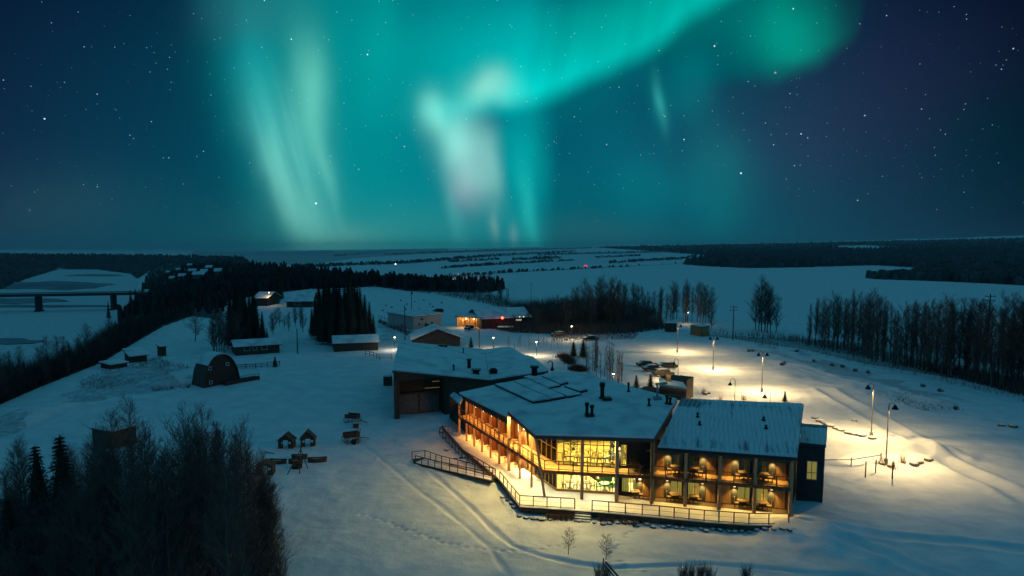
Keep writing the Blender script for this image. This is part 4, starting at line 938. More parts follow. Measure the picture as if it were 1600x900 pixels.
# ------------------------------------------------------------------ houses and sheds
def house(name, label, cat, pa, pb, depth, h, roof, rise, wall='brown', doors=(), wins=(), over=.4, group=None, lit=None, zlift=0, chim=None, snowth=.2, gz_=None):
    """pa, pb: ground points of the front; roof: 'side' ridge parallel to the front, 'front' gable to the front, 'mono' rising to the back"""
    a, b = Vector(pa), Vector(pb); z0 = min(a.z, b.z)-.2; a.z = b.z = z0; d, n, l = dirn(a, b)
    o = wthing(name, label, cat, tuple(a), group); top = z0+.2+h
    P4 = lambda s, t, z: Vector((a.x+d.x*s-n.x*t, a.y+d.y*s-n.y*t, z))
    mb = MB(); mb.poly([P4(0, 0, z0), P4(l, 0, z0), P4(l, 0, top), P4(0, 0, top)]); mb.poly([P4(l, 0, z0), P4(l, depth, z0), P4(l, depth, top), P4(l, 0, top)]); mb.poly([P4(l, depth, z0), P4(0, depth, z0), P4(0, depth, top), P4(l, depth, top)]); mb.poly([P4(0, depth, z0), P4(0, 0, z0), P4(0, 0, top), P4(0, depth, top)])
    if roof == 'side':
        for s in (0, l): mb.poly([P4(s, 0, top), P4(s, depth, top), P4(s, depth/2, top+rise)])
        e = over*rise/(depth/2); polys = [[P4(-over, -over, top-e+.3), P4(l+over, -over, top-e+.3), P4(l+over, depth/2, top+rise+.3), P4(-over, depth/2, top+rise+.3)], [P4(-over, depth/2, top+rise+.3), P4(l+over, depth/2, top+rise+.3), P4(l+over, depth+over, top-e+.3), P4(-over, depth+over, top-e+.3)]]
    elif roof == 'front':
        for t in (0, depth): mb.poly([P4(0, t, top), P4(l, t, top), P4(l/2, t, top+rise)])
        e = over*rise/(l/2); polys = [[P4(-over, -over, top-e+.3), P4(l/2, -over, top+rise+.3), P4(l/2, depth+over, top+rise+.3), P4(-over, depth+over, top-e+.3)], [P4(l/2, -over, top+rise+.3), P4(l+over, -over, top-e+.3), P4(l+over, depth+over, top-e+.3), P4(l/2, depth+over, top+rise+.3)]]
    else:
        for s in (0, l): mb.poly([P4(s, 0, top), P4(s, depth, top), P4(s, depth, top+rise)])
        mb.poly([P4(0, depth, top), P4(l, depth, top), P4(l, depth, top+rise), P4(0, depth, top+rise)])
        polys = [[P4(-over, -over, top+.3-over*rise/depth), P4(l+over, -over, top+.3-over*rise/depth), P4(l+over, depth+over, top+rise+.3), P4(-over, depth+over, top+rise+.3)]]
    mb.build('wall', wall, o)
    for p in polys: slab(o, p, .15, snowth)
    for s, w, hh in doors:
        m1 = MB(); wbox(m1, a, b, s, s+w, z0+.2, z0+.2+hh, .01, .07); dr = m1.build('door', 'darkwood', o); m2 = MB(); m2.box(onwall(a, b, s+w*.85, z0+1.2, .1), (.06, .06, .12)); m2.build('handle', 'steel', dr)
    for s, w, y0, y1, litm in wins:
        m1 = MB(); wbox(m1, a, b, s, s+w, z0+.2+y0, z0+.2+y1, .01, .06); f = m1.build('window', 'white', o); m2 = MB(); wbox(m2, a, b, s+.1, s+w-.1, z0+.3+y0, z0+.1+y1, .065, .085); m2.build('pane', litm, f)
    if chim:
        m1 = MB(); c = P4(*chim); m1.box(c, (.6, .6, 1.6)); m1.build('chimney', 'rock', o)
    return o
house('long_shed', 'long low dark shed with white snowy roof beside the big spruce clump', 'shed', G(522,550), G(591,547), 7, 2.2, 'side', 1.3, 'darkwood', doors=((1.2,.15,1.9),(7.4,.15,1.9)))
house('gabled_house', 'dark gabled cabin with shallow snowy roof behind the hall', 'house', G(648,543), G(719,541), 10, 2.4, 'front', 2.4, 'brown', doors=((4.4,1.6,2.1),), over=1.0)
o = house('pale_building', 'pale two storey building with flat snowy roof in the middle distance', 'building', G(646,515), G(690,509), 12, 4.2, 'mono', .7, 'pale', wins=((2,1.2,1,2,'dglass'),(5,1.2,1,2,'dglass'),(8,1.2,1,2,'dglass'),(3,1.5,2.6,3.6,'dglass')), snowth=.3)
# long dark building with the lit porch
g0, g1 = G(715,511), G(752,514); lb_ = house('porch_building', 'dark timber building whose open porch glows orange', 'building', g1, G(826,511), 14, 3.6, 'side', 2.4, 'brown', wins=((12,2.2,2.2,2.9,'dimwin'),), over=1.0)
lp = wthing('lit_porch', 'open timber porch glowing orange beside the dark building', 'porch', tuple(g0)); d, n, l = dirn(g0, g1); zp = g0.z
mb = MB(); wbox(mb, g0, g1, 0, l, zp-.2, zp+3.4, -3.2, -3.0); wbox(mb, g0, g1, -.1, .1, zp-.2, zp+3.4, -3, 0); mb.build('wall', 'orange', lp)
mb = MB()
for k in range(5): wbox(mb, g0, g1, l*k/4-.12, l*k/4+.12, zp-.2, zp+3.3, .0, .24)
mb.build('post', 'wood', lp); slab(lp, [onwall(g0,g1,-.6,zp+4,.8), onwall(g0,g1,l+.4,zp+4,.8), onwall(g0,g1,l+.4,zp+4.6,-4), onwall(g0,g1,-.6,zp+4.6,-4)], .25, .25)
for k in range(3):
    q = onwall(g0, g1, l*(k+.5)/3, zp+2.7, -2.6); mb = MB(); mb.blob(q, (.22, .22, .22), k); w = mb.build('porch_lamp', 'lit', lp); add_light('POINT', q+n*.5, 130, (1, .48, .1), w, .2)
q = onwall(g0, g1, l*.3, zp+2.9, .9); add_light('POINT', q, 220, (1, .8, .45), lp, .3)
# porch signs: red lamp and pale lettering board on the dark building
ql = G(785,514)+Vector((0, -.5, 3.7)); r = wthing('red_lamp', 'glowing red lamp on the side of the dark timber building', 'lamp', tuple(ql)); mb = MB(); mb.blob(ql, (.38, .38, .38), 1, jit=.05); mb.build('bulb', 'red', r); mb = MB(); mb.tube(ql+Vector((0, .3, -4)), ql+Vector((0, .3, -.2)), .08); mb.build('pole', 'pole', r); add_light('POINT', ql+Vector((0, -.6, 0)), 60, (1, .04, .02), r, .3)
for i, (px, py) in enumerate(((812,496),(818,494))):
    q = G(px, 512)+Vector((0, -1, 3.8)); t = wthing('wall_light', ('small pale wall light left of its twin beyond the red lamp', 'small pale wall light right of its twin beyond the red lamp')[i], 'light', tuple(q), 'pale lights on the dark building'); mb = MB(); mb.box(q, (.35, .1, .3)); mb.build('housing', 'metal', t); mb = MB(); mb.box(q+Vector((0, -.07, 0)), (.3, .04, .25)); mb.build('lamp_glass', emit_mat('pale_glow', (.9, .9, .6), 2.0), t)
sg = G(790,516)+Vector((0, -2, 1.4)); s_ = wthing('sign_board', 'low pale sign board in front of the dark timber building', 'sign', tuple(sg)); mb = MB(); mb.box(sg, (5, .1, .45)); mb.build('board', emit_mat('faint_sign', (.6, .75, .7), .22), s_); mb = MB(); mb.box(sg+Vector((-2, .1, -.8)), (.15, .1, 1.7)); mb.box(sg+Vector((2, .1, -.8)), (.15, .1, 1.7)); mb.build('post', 'darkwood', s_)
house('farm_house', 'low farmhouse with dark walls and patchy snowy roof under the tall spruces', 'house', G(368,556), G(437,551), 7, 2.2, 'side', 1.0, 'darkwood', doors=((9,1.0,2.1),), wins=((2,1.4,1,2.2,'dglass'),(6,1.4,1,2.2,'dglass'),(4,1.0,1.0,2.0,'dglass')), over=.5)
house('outhouse', 'tiny dark outhouse alone on the snow near the wooded slope', 'outhouse', G(251,557), G(260,556), 1.6, 2.2, 'mono', .4, 'darkwood', doors=((.3,.7,1.8),), over=.2, snowth=.08)
house('snowy_shed', 'small dark shed with green tinted snowy roof by the slope edge', 'shed', G(204,567), G(230,564), 3.5, 1.5, 'mono', 1.2, 'darkwood', over=.4)
house('flat_shed', 'low flat roofed shed half buried in snow at the slope edge', 'shed', G(173,577), G(199,573), 3.5, .9, 'mono', .3, 'darkwood', over=.3)
house('hilltop_house', 'distant white roofed house between the spruce clumps', 'house', G(448,480), G(487,480), 14, 3.0, 'side', 3.2, 'brown', wins=((3,3,1,2.2,'dglass'),), over=1.0)
house('yard_lamp_house', 'distant low house lit by a yard lamp', 'house', G(398,478), G(418,478), 14, 3.5, 'side', 2.2, 'brown', over=.8)
house('thicket_cabin', 'dark cabin partly hidden behind the foreground thicket', 'cabin', at(177,703,0), at(214,692,0), 3.8, 2.2, 'mono', .12, 'brown', doors=((.8,.9,2),), over=.08, snowth=.1)
# distant town
TOWN = [(268,443,11,'grey'),(284,441,13,'mossy'),(300,432,16,'long'),(318,437,10,'low'),(262,431,12,'plain'),(278,428,11,'narrow'),(296,421,13,'white roofed'),(326,428,12,'squat'),(310,441,18,'wide'),(340,436,10,'lone'),(217,467,7,'grove'),(228,466,7,'grove')]
for i, (px, py, w, wd) in enumerate(TOWN):
    g = G(px, py); g.z += 3.5; hw = w/3.4
    lab = {9: 'lone distant house at the right end of the far town', 8: 'widest distant house at the near edge of the far town', 6: 'distant house highest up in the far town', 10: 'left of two distant houses by the end of the bridge', 11: 'right of two distant houses by the end of the bridge', 0: 'distant house at the near left corner of the far town', 4: 'distant house at the left edge of the far town'}.get(i, 'distant snowy roofed house among the trees of the far town')
    house('town_house', lab, 'house', g+Vector((-hw, 0, 0)), g+Vector((hw, 0, 0)), 5, 4, 'side', 2.2, 'grey', over=.6, snowth=.4, group='houses of the far town')
# kiosks at the car park
def kiosk(pa, pb, h, label, lit):
    a, b = Vector(pa), Vector(pb); d, n, l = dirn(a, b); z = a.z-.1; o = wthing('kiosk', label, 'kiosk', tuple(a), 'wooden kiosks by the car park road')
    mb = MB(); wbox(mb, a, b, 0, l, z, z+h, -3.0, 0); mb.build('wall', 'kiosk' if lit else 'brown', o); mb = MB()
    for k in range(9): wbox(mb, a, b, 0.0, l, z+.3+k*h/9.5, z+.34+k*h/9.5, .01, .05)
    for s in (0, l-.12): wbox(mb, a, b, s, s+.12, z, z+h, .055, .1)
    mb.build('batten', 'darkwood', o); slab(o, [onwall(a,b,-.15,z+h+.3,.15), onwall(a,b,l+.15,z+h+.3,.15), onwall(a,b,l+.15,z+h+.45,-3.1), onwall(a,b,-.15,z+h+.45,-3.1)], .15, .15); return o
kiosk(G(1041,519), G(1057,519), 2.8, 'brown wooden kiosk farther along the road beside the car park', False); kiosk(G(1079,523), G(1096,526), 2.9, 'yellow lit wooden kiosk at the end of the fence', True)
# shed with masonry block behind the lodge
sh = wthing('entrance_pavilion', 'brown entrance pavilion with slanted snowy roof and lit chimney cap behind the lodge', 'pavilion', tuple(at(1040,620,0)))
a, b = at(1030,622,0), at(1072,627,0); mb = MB(); d, n, l = dirn(a, b); wbox(mb, a, b, 0, l, -.2, 3.6, -4, 0); mb.build('wall', 'brown', sh)
slab(sh, [at(1031,600,4.1), at(1074,606,3.7), at(1068,597,3.9), at(1030,590,4.5)], .3, .12, rmat='wood')
mb = MB(); q = at(1044,595,4.2); mb.box(q+Vector((0, 0, .5)), (.7, .7, 1.0)); mb.box(q+Vector((0, 0, 1.05)), (1, 1, .12)); mb.build('chimney', 'kiosk', sh); add_light('POINT', q+Vector((-.2, -1.2, 1.3)), 30, (1, .75, .3), sh, .2)
mb = MB()
for k in range(3): wbox(mb, a, b, .1, l-.1, .8+k*.9, .86+k*.9, .02, .08)
mb.build('batten', 'wood', sh)
w2 = wthing('stone_planter', 'low dark planter wall holding small spruces beside the pavilion', 'planter', tuple(at(1008,617,0))); mb = MB(); a, b = at(998,620,0), at(1031,624,0); wbox(mb, a, b, 0, dirn(a, b)[2], -.2, 1.4, -3, 0); mb.build('planter_wall', 'brown', w2)

# barn with a round roof
bn = wthing('barn', 'red brown round roofed barn with small square windows on open snow', 'barn', tuple(at(340,604,0)))
a, b = at(318,606,0), at(374,597,0); d, n, l = dirn(a, b)
rw_, hb, db = l/2, 5.7, 4.2
prof = []
for i in range(15):
    t = i/14*2-1; prof.append((l/2+t*rw_*(1-.0), hb*(1-abs(t)**2.6)**.72))
mb = MB()
for o_ in (0, -db): mb.poly([onwall(a, b, s, z-.1, o_) for s, z in prof])
mb.build('wall', 'barnred', bn); mb = MB(); mb2 = MB()
for (s0, z0), (s1, z1) in zip(prof[:-1], prof[1:]):
    k = lambda s, z: ((s-l/2)*1.05+l/2, z*1.045)
    (u0, w0), (u1, w1) = k(s0, z0), k(s1, z1)
    mb.poly([onwall(a, b, u0, w0, .35), onwall(a, b, u1, w1, .35), onwall(a, b, u1, w1, -db-.2), onwall(a, b, u0, w0, -db-.2)])
    mb.poly([onwall(a, b, s0, z0, .35), onwall(a, b, u0, w0, .35), onwall(a, b, u1, w1, .35), onwall(a, b, s1, z1, .35)])
    if min(z0, z1) > 2.6:
        k2 = lambda s, z: ((s-l/2)*1.075+l/2, z*1.07); (x0, y0), (x1, y1) = k2(s0, z0), k2(s1, z1)
        mb2.poly([onwall(a, b, x0, y0, .3), onwall(a, b, x1, y1, .3), onwall(a, b, x1, y1, -db), onwall(a, b, x0, y0, -db)]); mb2.poly([onwall(a, b, u0, w0, .3), onwall(a, b, x0, y0, .3), onwall(a, b, x1, y1, .3), onwall(a, b, u1, w1, .3)])
br = mb.build('roof', 'brown', bn); mb2.build('snow_cover', 'roofsnow', br)
for s, z in ((.19*l, 3.5), (.68*l, 3.9), (.2*l, .8)):
    m1 = MB(); wbox(m1, a, b, s-.32, s+.32, z-.35, z+.35, .0, .06); f = m1.build('window', 'white', bn); m2 = MB(); wbox(m2, a, b, s-.2, s+.2, z-.22, z+.22, .065, .08); m2.build('pane', 'dglass', f)
m1 = MB(); wbox(m1, a, b, l*.42, l*.62, 1.6, 2.9, .0, .07); m1.build('door', 'darkwood', bn)
wb = wthing('loading_deck', 'long low wooden loading deck jutting out from the barn front', 'deck', tuple(at(375,596,0))); a2, b2 = at(344,601,0), at(397,592,0); d2, n2, l2_ = dirn(a2, b2); mb = MB(); wbox(mb, a2, b2, 0, l2_, .0, .75, .4, 2.0); mb.build('deck_frame', 'barnred', wb); mb = MB(); wbox(mb, a2, b2, .1, l2_-.1, 1.3, 1.38, 1.9, 2.0); wbox(mb, a2, b2, .1, .2, .7, 1.35, 1.9, 2.0); wbox(mb, a2, b2, l2_-.2, l2_-.1, .7, 1.35, 1.9, 2.0); mb.build('railing', 'darkwood', wb)

# playhouse fronts
def playhouse(px, py, w, h, peak, label, wall='barnred', rz=0):
    g = G(px, py); o = wthing('playhouse', label, 'playhouse', tuple(g), 'small wooden playhouses on the snow'); z = g.z-.05; d = Vector((math.cos(rz), math.sin(rz), 0)); Pn = lambda s, hh, t=0: Vector((g.x+d.x*s-d.y*t, g.y+d.y*s+d.x*t, z+hh))
    mb = MB(); hw = w/2; dw = .34
    a, b = Pn(-hw, 0), Pn(hw, 0)
    for s0, s1, z0, z1 in ((-hw, -hw*.75, 0, h), (-hw*.42, -dw+.02, 0, h), (-hw*.75, -hw*.42, 0, h*.55), (-hw*.75, -hw*.42, h*.82, h), (dw-.02, hw*.42, 0, h), (hw*.75, hw, 0, h), (hw*.42, hw*.75, 0, h*.55), (hw*.42, hw*.75, h*.82, h)):
        wbox(mb, a, b, s0+hw, s1+hw, z0, z1, -.08, 0)
        mb.v[-8:] = [(v[0], v[1], v[2]+z) for v in mb.v[-8:]]
    mb.poly([Pn(-hw, h), Pn(hw, h), Pn(hw*.0, h+peak)]); mb.poly([Pn(-hw, 0), Pn(-hw, 0, 1.3), Pn(-hw, h, 1.3), Pn(-hw, h)]); mb.poly([Pn(hw, 0), Pn(hw, 0, 1.3), Pn(hw, h, 1.3), Pn(hw, h)])
    mb.build('wall', wall, o); mb = MB(); e = .15
    mb.prism([Pn(-hw-e, h-.05, -.25), Pn(0, h+peak+.12, -.25), Pn(0, h+peak+.12, 1.4), Pn(-hw-e, h-.05, 1.4)], (0, 0, -.08)); mb.prism([Pn(0, h+peak+.12, -.25), Pn(hw+e, h-.05, -.25), Pn(hw+e, h-.05, 1.4), Pn(0, h+peak+.12, 1.4)], (0, 0, -.08)); mb.build('roof', 'darkwood', o)
    return o
playhouse(446,701,1.9,1.15,.75, 'small red brown playhouse, left of the pair on open snow'); playhouse(481,698,1.8,1.1,.95, 'dark playhouse with a gable hole, right of the pair on open snow', 'darkwood', .2)
playhouse(413,743,1.9,1.2,.35, 'dark playhouse at the edge of the thicket below the pair', 'darkwood', .1)
def trough(px, py, l, label, rz=0, m='darkwood'):
    g = G(px, py); o = wthing('wooden_trough', label, 'trough', tuple(g), 'dark wooden troughs around the tripod'); d = Vector((math.cos(rz), math.sin(rz), 0)); e = Vector((-d.y, d.x, 0)); mb = MB()
    pts = []
    for i in range(9):
        t = i/8*2-1; w = .38*(1-.55*abs(t)**3); zz = .1*abs(t)**2; pts.append((t*l/2, w, zz))
    for (s0, w0, q0), (s1, w1, q1) in zip(pts[:-1], pts[1:]):
        for sg in (-1, 1):
            A = g+d*s0+e*w0*sg+Vector((0, 0, .48+q0)); B = g+d*s1+e*w1*sg+Vector((0, 0, .48+q1)); A1 = g+d*s0*.94+e*w0*sg*.7+Vector((0, 0, -.05)); B1x = g+d*s1*.94+e*w1*sg*.7+Vector((0, 0, -.05)); mb.poly([A, B, B1x, A1]); mb.bar(A, B, .07, .06)
    mb.build('hull', m, o); mb = MB(); mb.poly([g+d*s*.95+e*w*.85+Vector((0, 0, .36)) for s, w, q in pts]+[g+d*s*.95-e*w*.85+Vector((0, 0, .36)) for s, w, q in pts[::-1]]); mb.build('snow_fill', 'roofsnow', o)
trough(434,724,2.2,'dark wooden trough left of the pole tripod', -.08); trough(496,722,2.3,'dark wooden trough right of the pole tripod', .15); trough(468,717,1.9,'dark wooden trough just behind the pole tripod', .05); trough(462,725,1.7,'dark wooden trough right under the pole tripod', 0)
g = G(465,735); tp = wthing('pole_tripod', 'tripod of leaning dark poles between wooden troughs', 'tripod', tuple(g)); ap = g+Vector((.2, .8, 2.3))
for q in (G(449,741), G(468,740), G(481,732), G(462,716)): mb = MB(); e_ = ap+(ap-q)*.12; mb.tube(q, e_, .06, .045, 6); mb.build('pole', 'darkwood', tp)
g = G(464,731); fr = wthing('fire_ring', 'low dark fire ring under the tripod', 'fire pit', tuple(g)); mb = MB(); mb.lathe(g, [(.0, .18), (.5, .2), (.55, .3), (.62, .3), (.66, -.05)], 14); mb.build('ring', 'metal', fr)
g = G(425,711); lg = wthing('fallen_pole', 'dark pole lying on snow by the thicket edge', 'pole', tuple(g)); mb = MB(); mb.tube(G(414,708,.15), G(429,711,.2), .07, .05); mb.build('pole_log', 'darkwood', lg)
# old wagons
def wagon(px, py, label, rz, L_=2.2, mastless=True, tall=1.0):
    g = G(px, py); o = wthing('old_wagon', label, 'wagon', tuple(g), 'old wooden wagons on the snow'); ax = (Vector((math.cos(rz), math.sin(rz), 0)), Vector((-math.sin(rz), math.cos(rz), 0)), Vector((0, 0, 1))); X, Y, Z = ax
    mb = MB(); mb.box(g+Z*.75, (L_, 1.1, .12), ax=ax); mb.box(g+Z*1.05+Y*.52, (L_, .06, .5*tall), ax=ax); mb.box(g+Z*1.05-Y*.52, (L_, .06, .5*tall), ax=ax); mb.box(g+Z*1.05+X*L_/2, (.06, 1.0, .5*tall), ax=ax); mb.build('wagon_bed', 'darkwood', o)
    mb = MB(); mb.bar(g+X*L_/2+Z*.5, g+X*(L_/2+1.5)+Z*.15, .08); mb.build('drawbar', 'darkwood', o)
    for sx in (-1, 1):
        for sy in (-1, 1):
            c = g+X*sx*L_*.36+Y*sy*.62+Z*.42; mb = MB()
            for i in range(14):
                a0, a1 = 2*math.pi*i/14, 2*math.pi*(i+1)/14; mb.bar(c+(X*math.cos(a0)+Z*math.sin(a0))*.42, c+(X*math.cos(a1)+Z*math.sin(a1))*.42, .05, .07)
                if i % 2 == 0: mb.bar(c, c+(X*math.cos(a0)+Z*math.sin(a0))*.4, .03)
            mb.build('wheel', 'darkwood', o)
    return o
wagon(551,660,'dark wagon with open bed, farther one on the slope above the other', -.3, 2.0); wagon(549,690,'old dark wagon nearest the lodge ramp, beside an upright plough', .5, 2.0)
g = G(556,694); pl = wthing('horse_plough', 'rusty upright farm implement with tall handles next to the old wagon', 'plough', tuple(g)); mb = MB(); mb.bar(g, g+Vector((.3, .6, 2.6)), .1); mb.bar(g+Vector((.35, 0, 0)), g+Vector((.5, .6, 2.0)), .1); mb.bar(g+Vector((-1.2, -.3, .2)), g+Vector((.4, .1, .6)), .14); mb.build('frame', 'redwall', pl); mb = MB(); mb.prism([g+Vector((-.6, -.2, .5)), g+Vector((0, -.3, .3)), g+Vector((.1, .1, .7)), g+Vector((-.5, .2, .6))], (0, 0, -.4)); mb.build('blade', 'metal', pl)
g = G(556,668); bx = wthing('wooden_crate', 'small dark crate below the farther wagon', 'crate', tuple(g)); mb = MB(); mb.box(g+Vector((0, 0, .35)), (.8, .6, .7), .3); mb.build('box', 'darkwood', bx); mb = MB(); mb.box(g+Vector((0, 0, .73)), (.78, .58, .06), .3); mb.build('snow_cover', 'roofsnow', bx)

# fences
def fence(name, label, pts, h=1.1, step=2.5, rails=2, m='darkwood', group=None, w=.1, picket=False):
    g0 = pts[0]; o = wthing(name, label, 'fence', tuple(g0), group); mb = MB()
    for a, b in zip(pts[:-1], pts[1:]):
        for k in range(rails): z = h*(k+1)/(rails+.2); mb.bar(a+Vector((0, 0, z)), b+Vector((0, 0, z)), .05, .09)
        if picket:
            n = int((b-a).length/.3)
            for i in range(n): q = a.lerp(b, (i+.5)/n); mb.box(q+Vector((0, 0, h/2)), (.1, .04, h))
    mb.build('rail', m, o)
    for a, b in zip(pts[:-1], pts[1:]):
        n = max(1, round((b-a).length/step))
        for i in range(n+(b is pts[-1])): q = a.lerp(b, i/n); m1 = MB(); m1.box(q+Vector((0, 0, h/2)), (w, w, h+.2)); m1.build('post', m, o)
    return o
fence('picket_fence', 'pale picket fence running right from the barn', [G(368,576), G(400,575)], 1.0, 2.0, 2, 'grey', picket=True)
fence('wooden_fence', 'dark low fence continuing the pale picket fence', [G(400,575), G(408,574.5), G(437,571)], 1.0, 1.2, 3)
fence('wooden_fence', 'dark corral fence beyond the left corner of the hall', [G(571,556), G(584,559), G(593,563), G(612,562)], 1.3, 2.4, 2)
fence('wooden_fence', 'long dark post fence along the car park edge by the yellow kiosk', [G(1097,526), G(1120,528), G(1150,531), G(1180,536), G(1215,543)], 1.2, 3.0, 2)
fence('wooden_fence', 'faint post fence crossing the field beside the pale building', [G(592,497), G(615,507), G(632,515), G(646,523)], 1.2, 4, 1)
fence('pipe_barrier', 'low pipe barrier from the stair tower toward the tall right lamp', [G(1286,731), G(1330,725), G(1376,723)], .9, 4.4, 1, 'pole')
# tall frame posts right of lodge
for i, (px, py, h, lb) in enumerate(((1352,746,1.9,'thin wooden stake in shadow left of two others by the barrier'),(1368,739,1.6,'thin wooden stake in the middle behind the barrier'),(1394,748,2.0,'thin wooden stake right of the tall lamp base'))):
    g = G(px, py); o = wthing('wooden_stake', lb, 'stake', tuple(g), 'stakes near the pipe barrier'); mb = MB(); mb.box(g+Vector((0, 0, h/2)), (.1, .1, h)); mb.build('stake_post', 'darkwood', o)

# ------------------------------------------------------------------ lamps
def lamp_mast(label, px, py, h, power, side=1, cat='street lamp', twin=False):
    g = G(px, py); o = wthing('street_lamp', label, cat, tuple(g), 'tall car park lamps'); mb = MB(); mb.tube(g-Vector((0, 0, .2)), g+Vector((0, 0, .7)), .24, .24, 12); mb.build('base', 'concrete', o)
    mb = MB(); mb.tube(g+Vector((0, 0, .7)), g+Vector((0, 0, h-.2)), .075, .06, 8); t = g+Vector((0, 0, h-.2)); mb.build('pole', 'pole', o)
    for sd in ((side, -side) if twin else (side,)):
        mb = MB(); prev = t
        for i in range(1, 7): a = math.pi*i/6; q = t+Vector((sd*(.38-.38*math.cos(a)), 0, .32*math.sin(a))); mb.tube(prev, q, .045, .045, 6); prev = q
        arm = mb.build('arm', 'pole', o); hd = prev
        mb = MB(); mb.lathe(hd, [(.04, .1), (.14, .05), (.2, -.12), (.38, -.4), (.40, -.44)], 12); m_ = mb.build('lamp_shade', 'metal', o); m2 = MB(); m2.blob(hd+Vector((0, 0, -.34)), (.15, .15, .1), 2, jit=0); m2.build('bulb', 'litwhite', m_)
        add_light('SPOT', hd+Vector((0, 0, -.47)), power, (1, .68, .28), m_, .12, spot=170, blend=.4, target=hd+Vector((0, 0, -5)))
    return o
PW = 5000
lamp_mast('tallest looking lamp post at far right beside the pipe barrier', 1384, 726, 7.4, PW)
lamp_mast('lamp post at the end of the boulder row', 1361, 683, 7.4, PW, -1)
lamp_mast('lamp post with two heads on the snow behind the lodge roof right end', 1190, 613, 7.3, PW*.75, 1, twin=True)
lamp_mast('lamp post with two heads in the middle of the car park', 1114, 578, 7.3, PW*.75, 1, twin=True)
lamp_mast('lamp post beside the road near the brown kiosk', 1058, 551, 7.2, PW, 1)
def goose(label, px, ytop, h, power, side=-1, light=True):
    f = at(px, ytop, h+.25); g = Vector((f.x, f.y, gz(f.x, f.y))); o = wthing('path_lamp', label, 'path lamp', tuple(g), 'short gooseneck path lamps'); mb = MB(); mb.tube(g-Vector((0, 0, .2)), g+Vector((0, 0, h-.5)), .06, .05, 8); mb.build('pole', 'pole', o); t = g+Vector((0, 0, h-.5)); prev = t; mb = MB()
    for i in range(1, 8): a = math.pi*1.05*i/7; q = t+Vector((side*(.42-.42*math.cos(a)), 0, .6*math.sin(a)+.0)); mb.tube(prev, q, .045, .045, 6); prev = q
    mb.build('arm', 'pole', o); mb = MB(); mb.lathe(prev, [(.04, .05), (.12, .0), (.18, -.15), (.36, -.42), (.38, -.46)], 12); s = mb.build('lamp_shade', 'metal', o); m2 = MB(); m2.blob(prev+Vector((0, 0, -.36)), (.14, .14, .09), 1, jit=0); m2.build('bulb', 'litwhite', s)
    if light: add_light('SPOT', prev+Vector((0, 0, -.48)), power, (1, .68, .28), s, .12, spot=168, blend=.45, target=prev-Vector((0, 0, 4)))
goose('short gooseneck lamp rising behind the lodge roof, larger of two', 1149, 590, 4.4, 1900); goose('short gooseneck lamp just above the roof right end beside a little spruce', 1204, 609, 4.4, 1900); goose('path lamp between the parked cars and the pavilion', 1060, 558, 4.4, 1900)
# lamps that light the yard left of the hall and the road behind it
def yard_lamp(label, px, py, h, power, col=(1, .72, .38), bulb='litwhite', grp='small yard lamps'):
    g = G(px, py); o = wthing('yard_lamp', label, 'lamp', tuple(g), grp); mb = MB(); mb.tube(g-Vector((0, 0, .2)), g+Vector((0, 0, h)), .08, .06, 8); mb.build('pole', 'pole', o)
    mb = MB(); mb.lathe(g+Vector((0, 0, h)), [(.05, .25), (.3, .12), (.34, .0)], 10); s = mb.build('lamp_shade', 'metal', o); m2 = MB(); m2.blob(g+Vector((0, 0, h-.08)), (.2, .2, .16), 2, jit=0); m2.build('bulb', bulb, s); add_light('POINT', g+Vector((0, 0, h-.4)), power, col, s, .2); return o
yard_lamp('small bright yard lamp on the road just behind the hall roof', 771, 545, 3.0, 700); yard_lamp('distant yard lamp glowing at the house between spruce clumps', 421, 478, 6.0, 500, (1, .6, .3)); yard_lamp('lamp on a short pole at the bend of the lit road', 893, 531, 4.0, 1500); yard_lamp('small lamp at the far side of the road by the woods', 1075, 507, 5.5, 700)
yard_lamp('low lamp standing behind the left gable of the hall', 617, 547, 3.4, 750, (1, .85, .62)); yard_lamp('low lamp on the lit road beside the russet shrubs', 838, 556, 3.6, 1500); yard_lamp('lamp at the back of the lodge beside the birch saplings', 958, 612, 3.2, 700)
for i, (px, py) in enumerate(((810,500),(908,505))): pass
g = G(618,418); fl_ = wthing('distant_lamp', 'tiny white lamp on the far snowy slope', 'lamp', tuple(g)); mb = MB(); mb.blob(g+Vector((0, 0, 6)), (1.3, 1.3, 1.3), 1, jit=0); mb.build('bulb', emit_mat('far_white', (.9, .95, 1), 3), fl_); mb = MB(); mb.tube(g, g+Vector((0, 0, 6)), .3); mb.build('pole', 'pole', fl_)
g = G(915,418); fl_ = wthing('distant_lamp', 'tiny red lamp beside the far river bank', 'lamp', tuple(g)); mb = MB(); mb.blob(g+Vector((0, 0, 3)), (3.4, 1.3, 1.4), 1, jit=0); mb.build('bulb', emit_mat('far_red', (1, .04, .1), 1.5), fl_); mb = MB(); mb.tube(g, g+Vector((0, 0, 3)), .3); mb.build('pole', 'pole', fl_)
# headlight glow on the far road: a row of small lamps added in its place
for i, px in enumerate((690, 704, 716, 728, 742)):
    g = G(px, 437-i*.6); o = wthing('headlight_glow_lamp', 'added distant lamp for the pinkish headlight glow on the far road', 'lamp', tuple(g), 'added glow lamps of the far road'); mb = MB(); mb.tube(g, g+Vector((0, 0, 6)), .15); mb.build('pole', 'pole', o); add_light('POINT', g+Vector((0, 0, 5)), 1600, (1, .5, .38), o, .5)

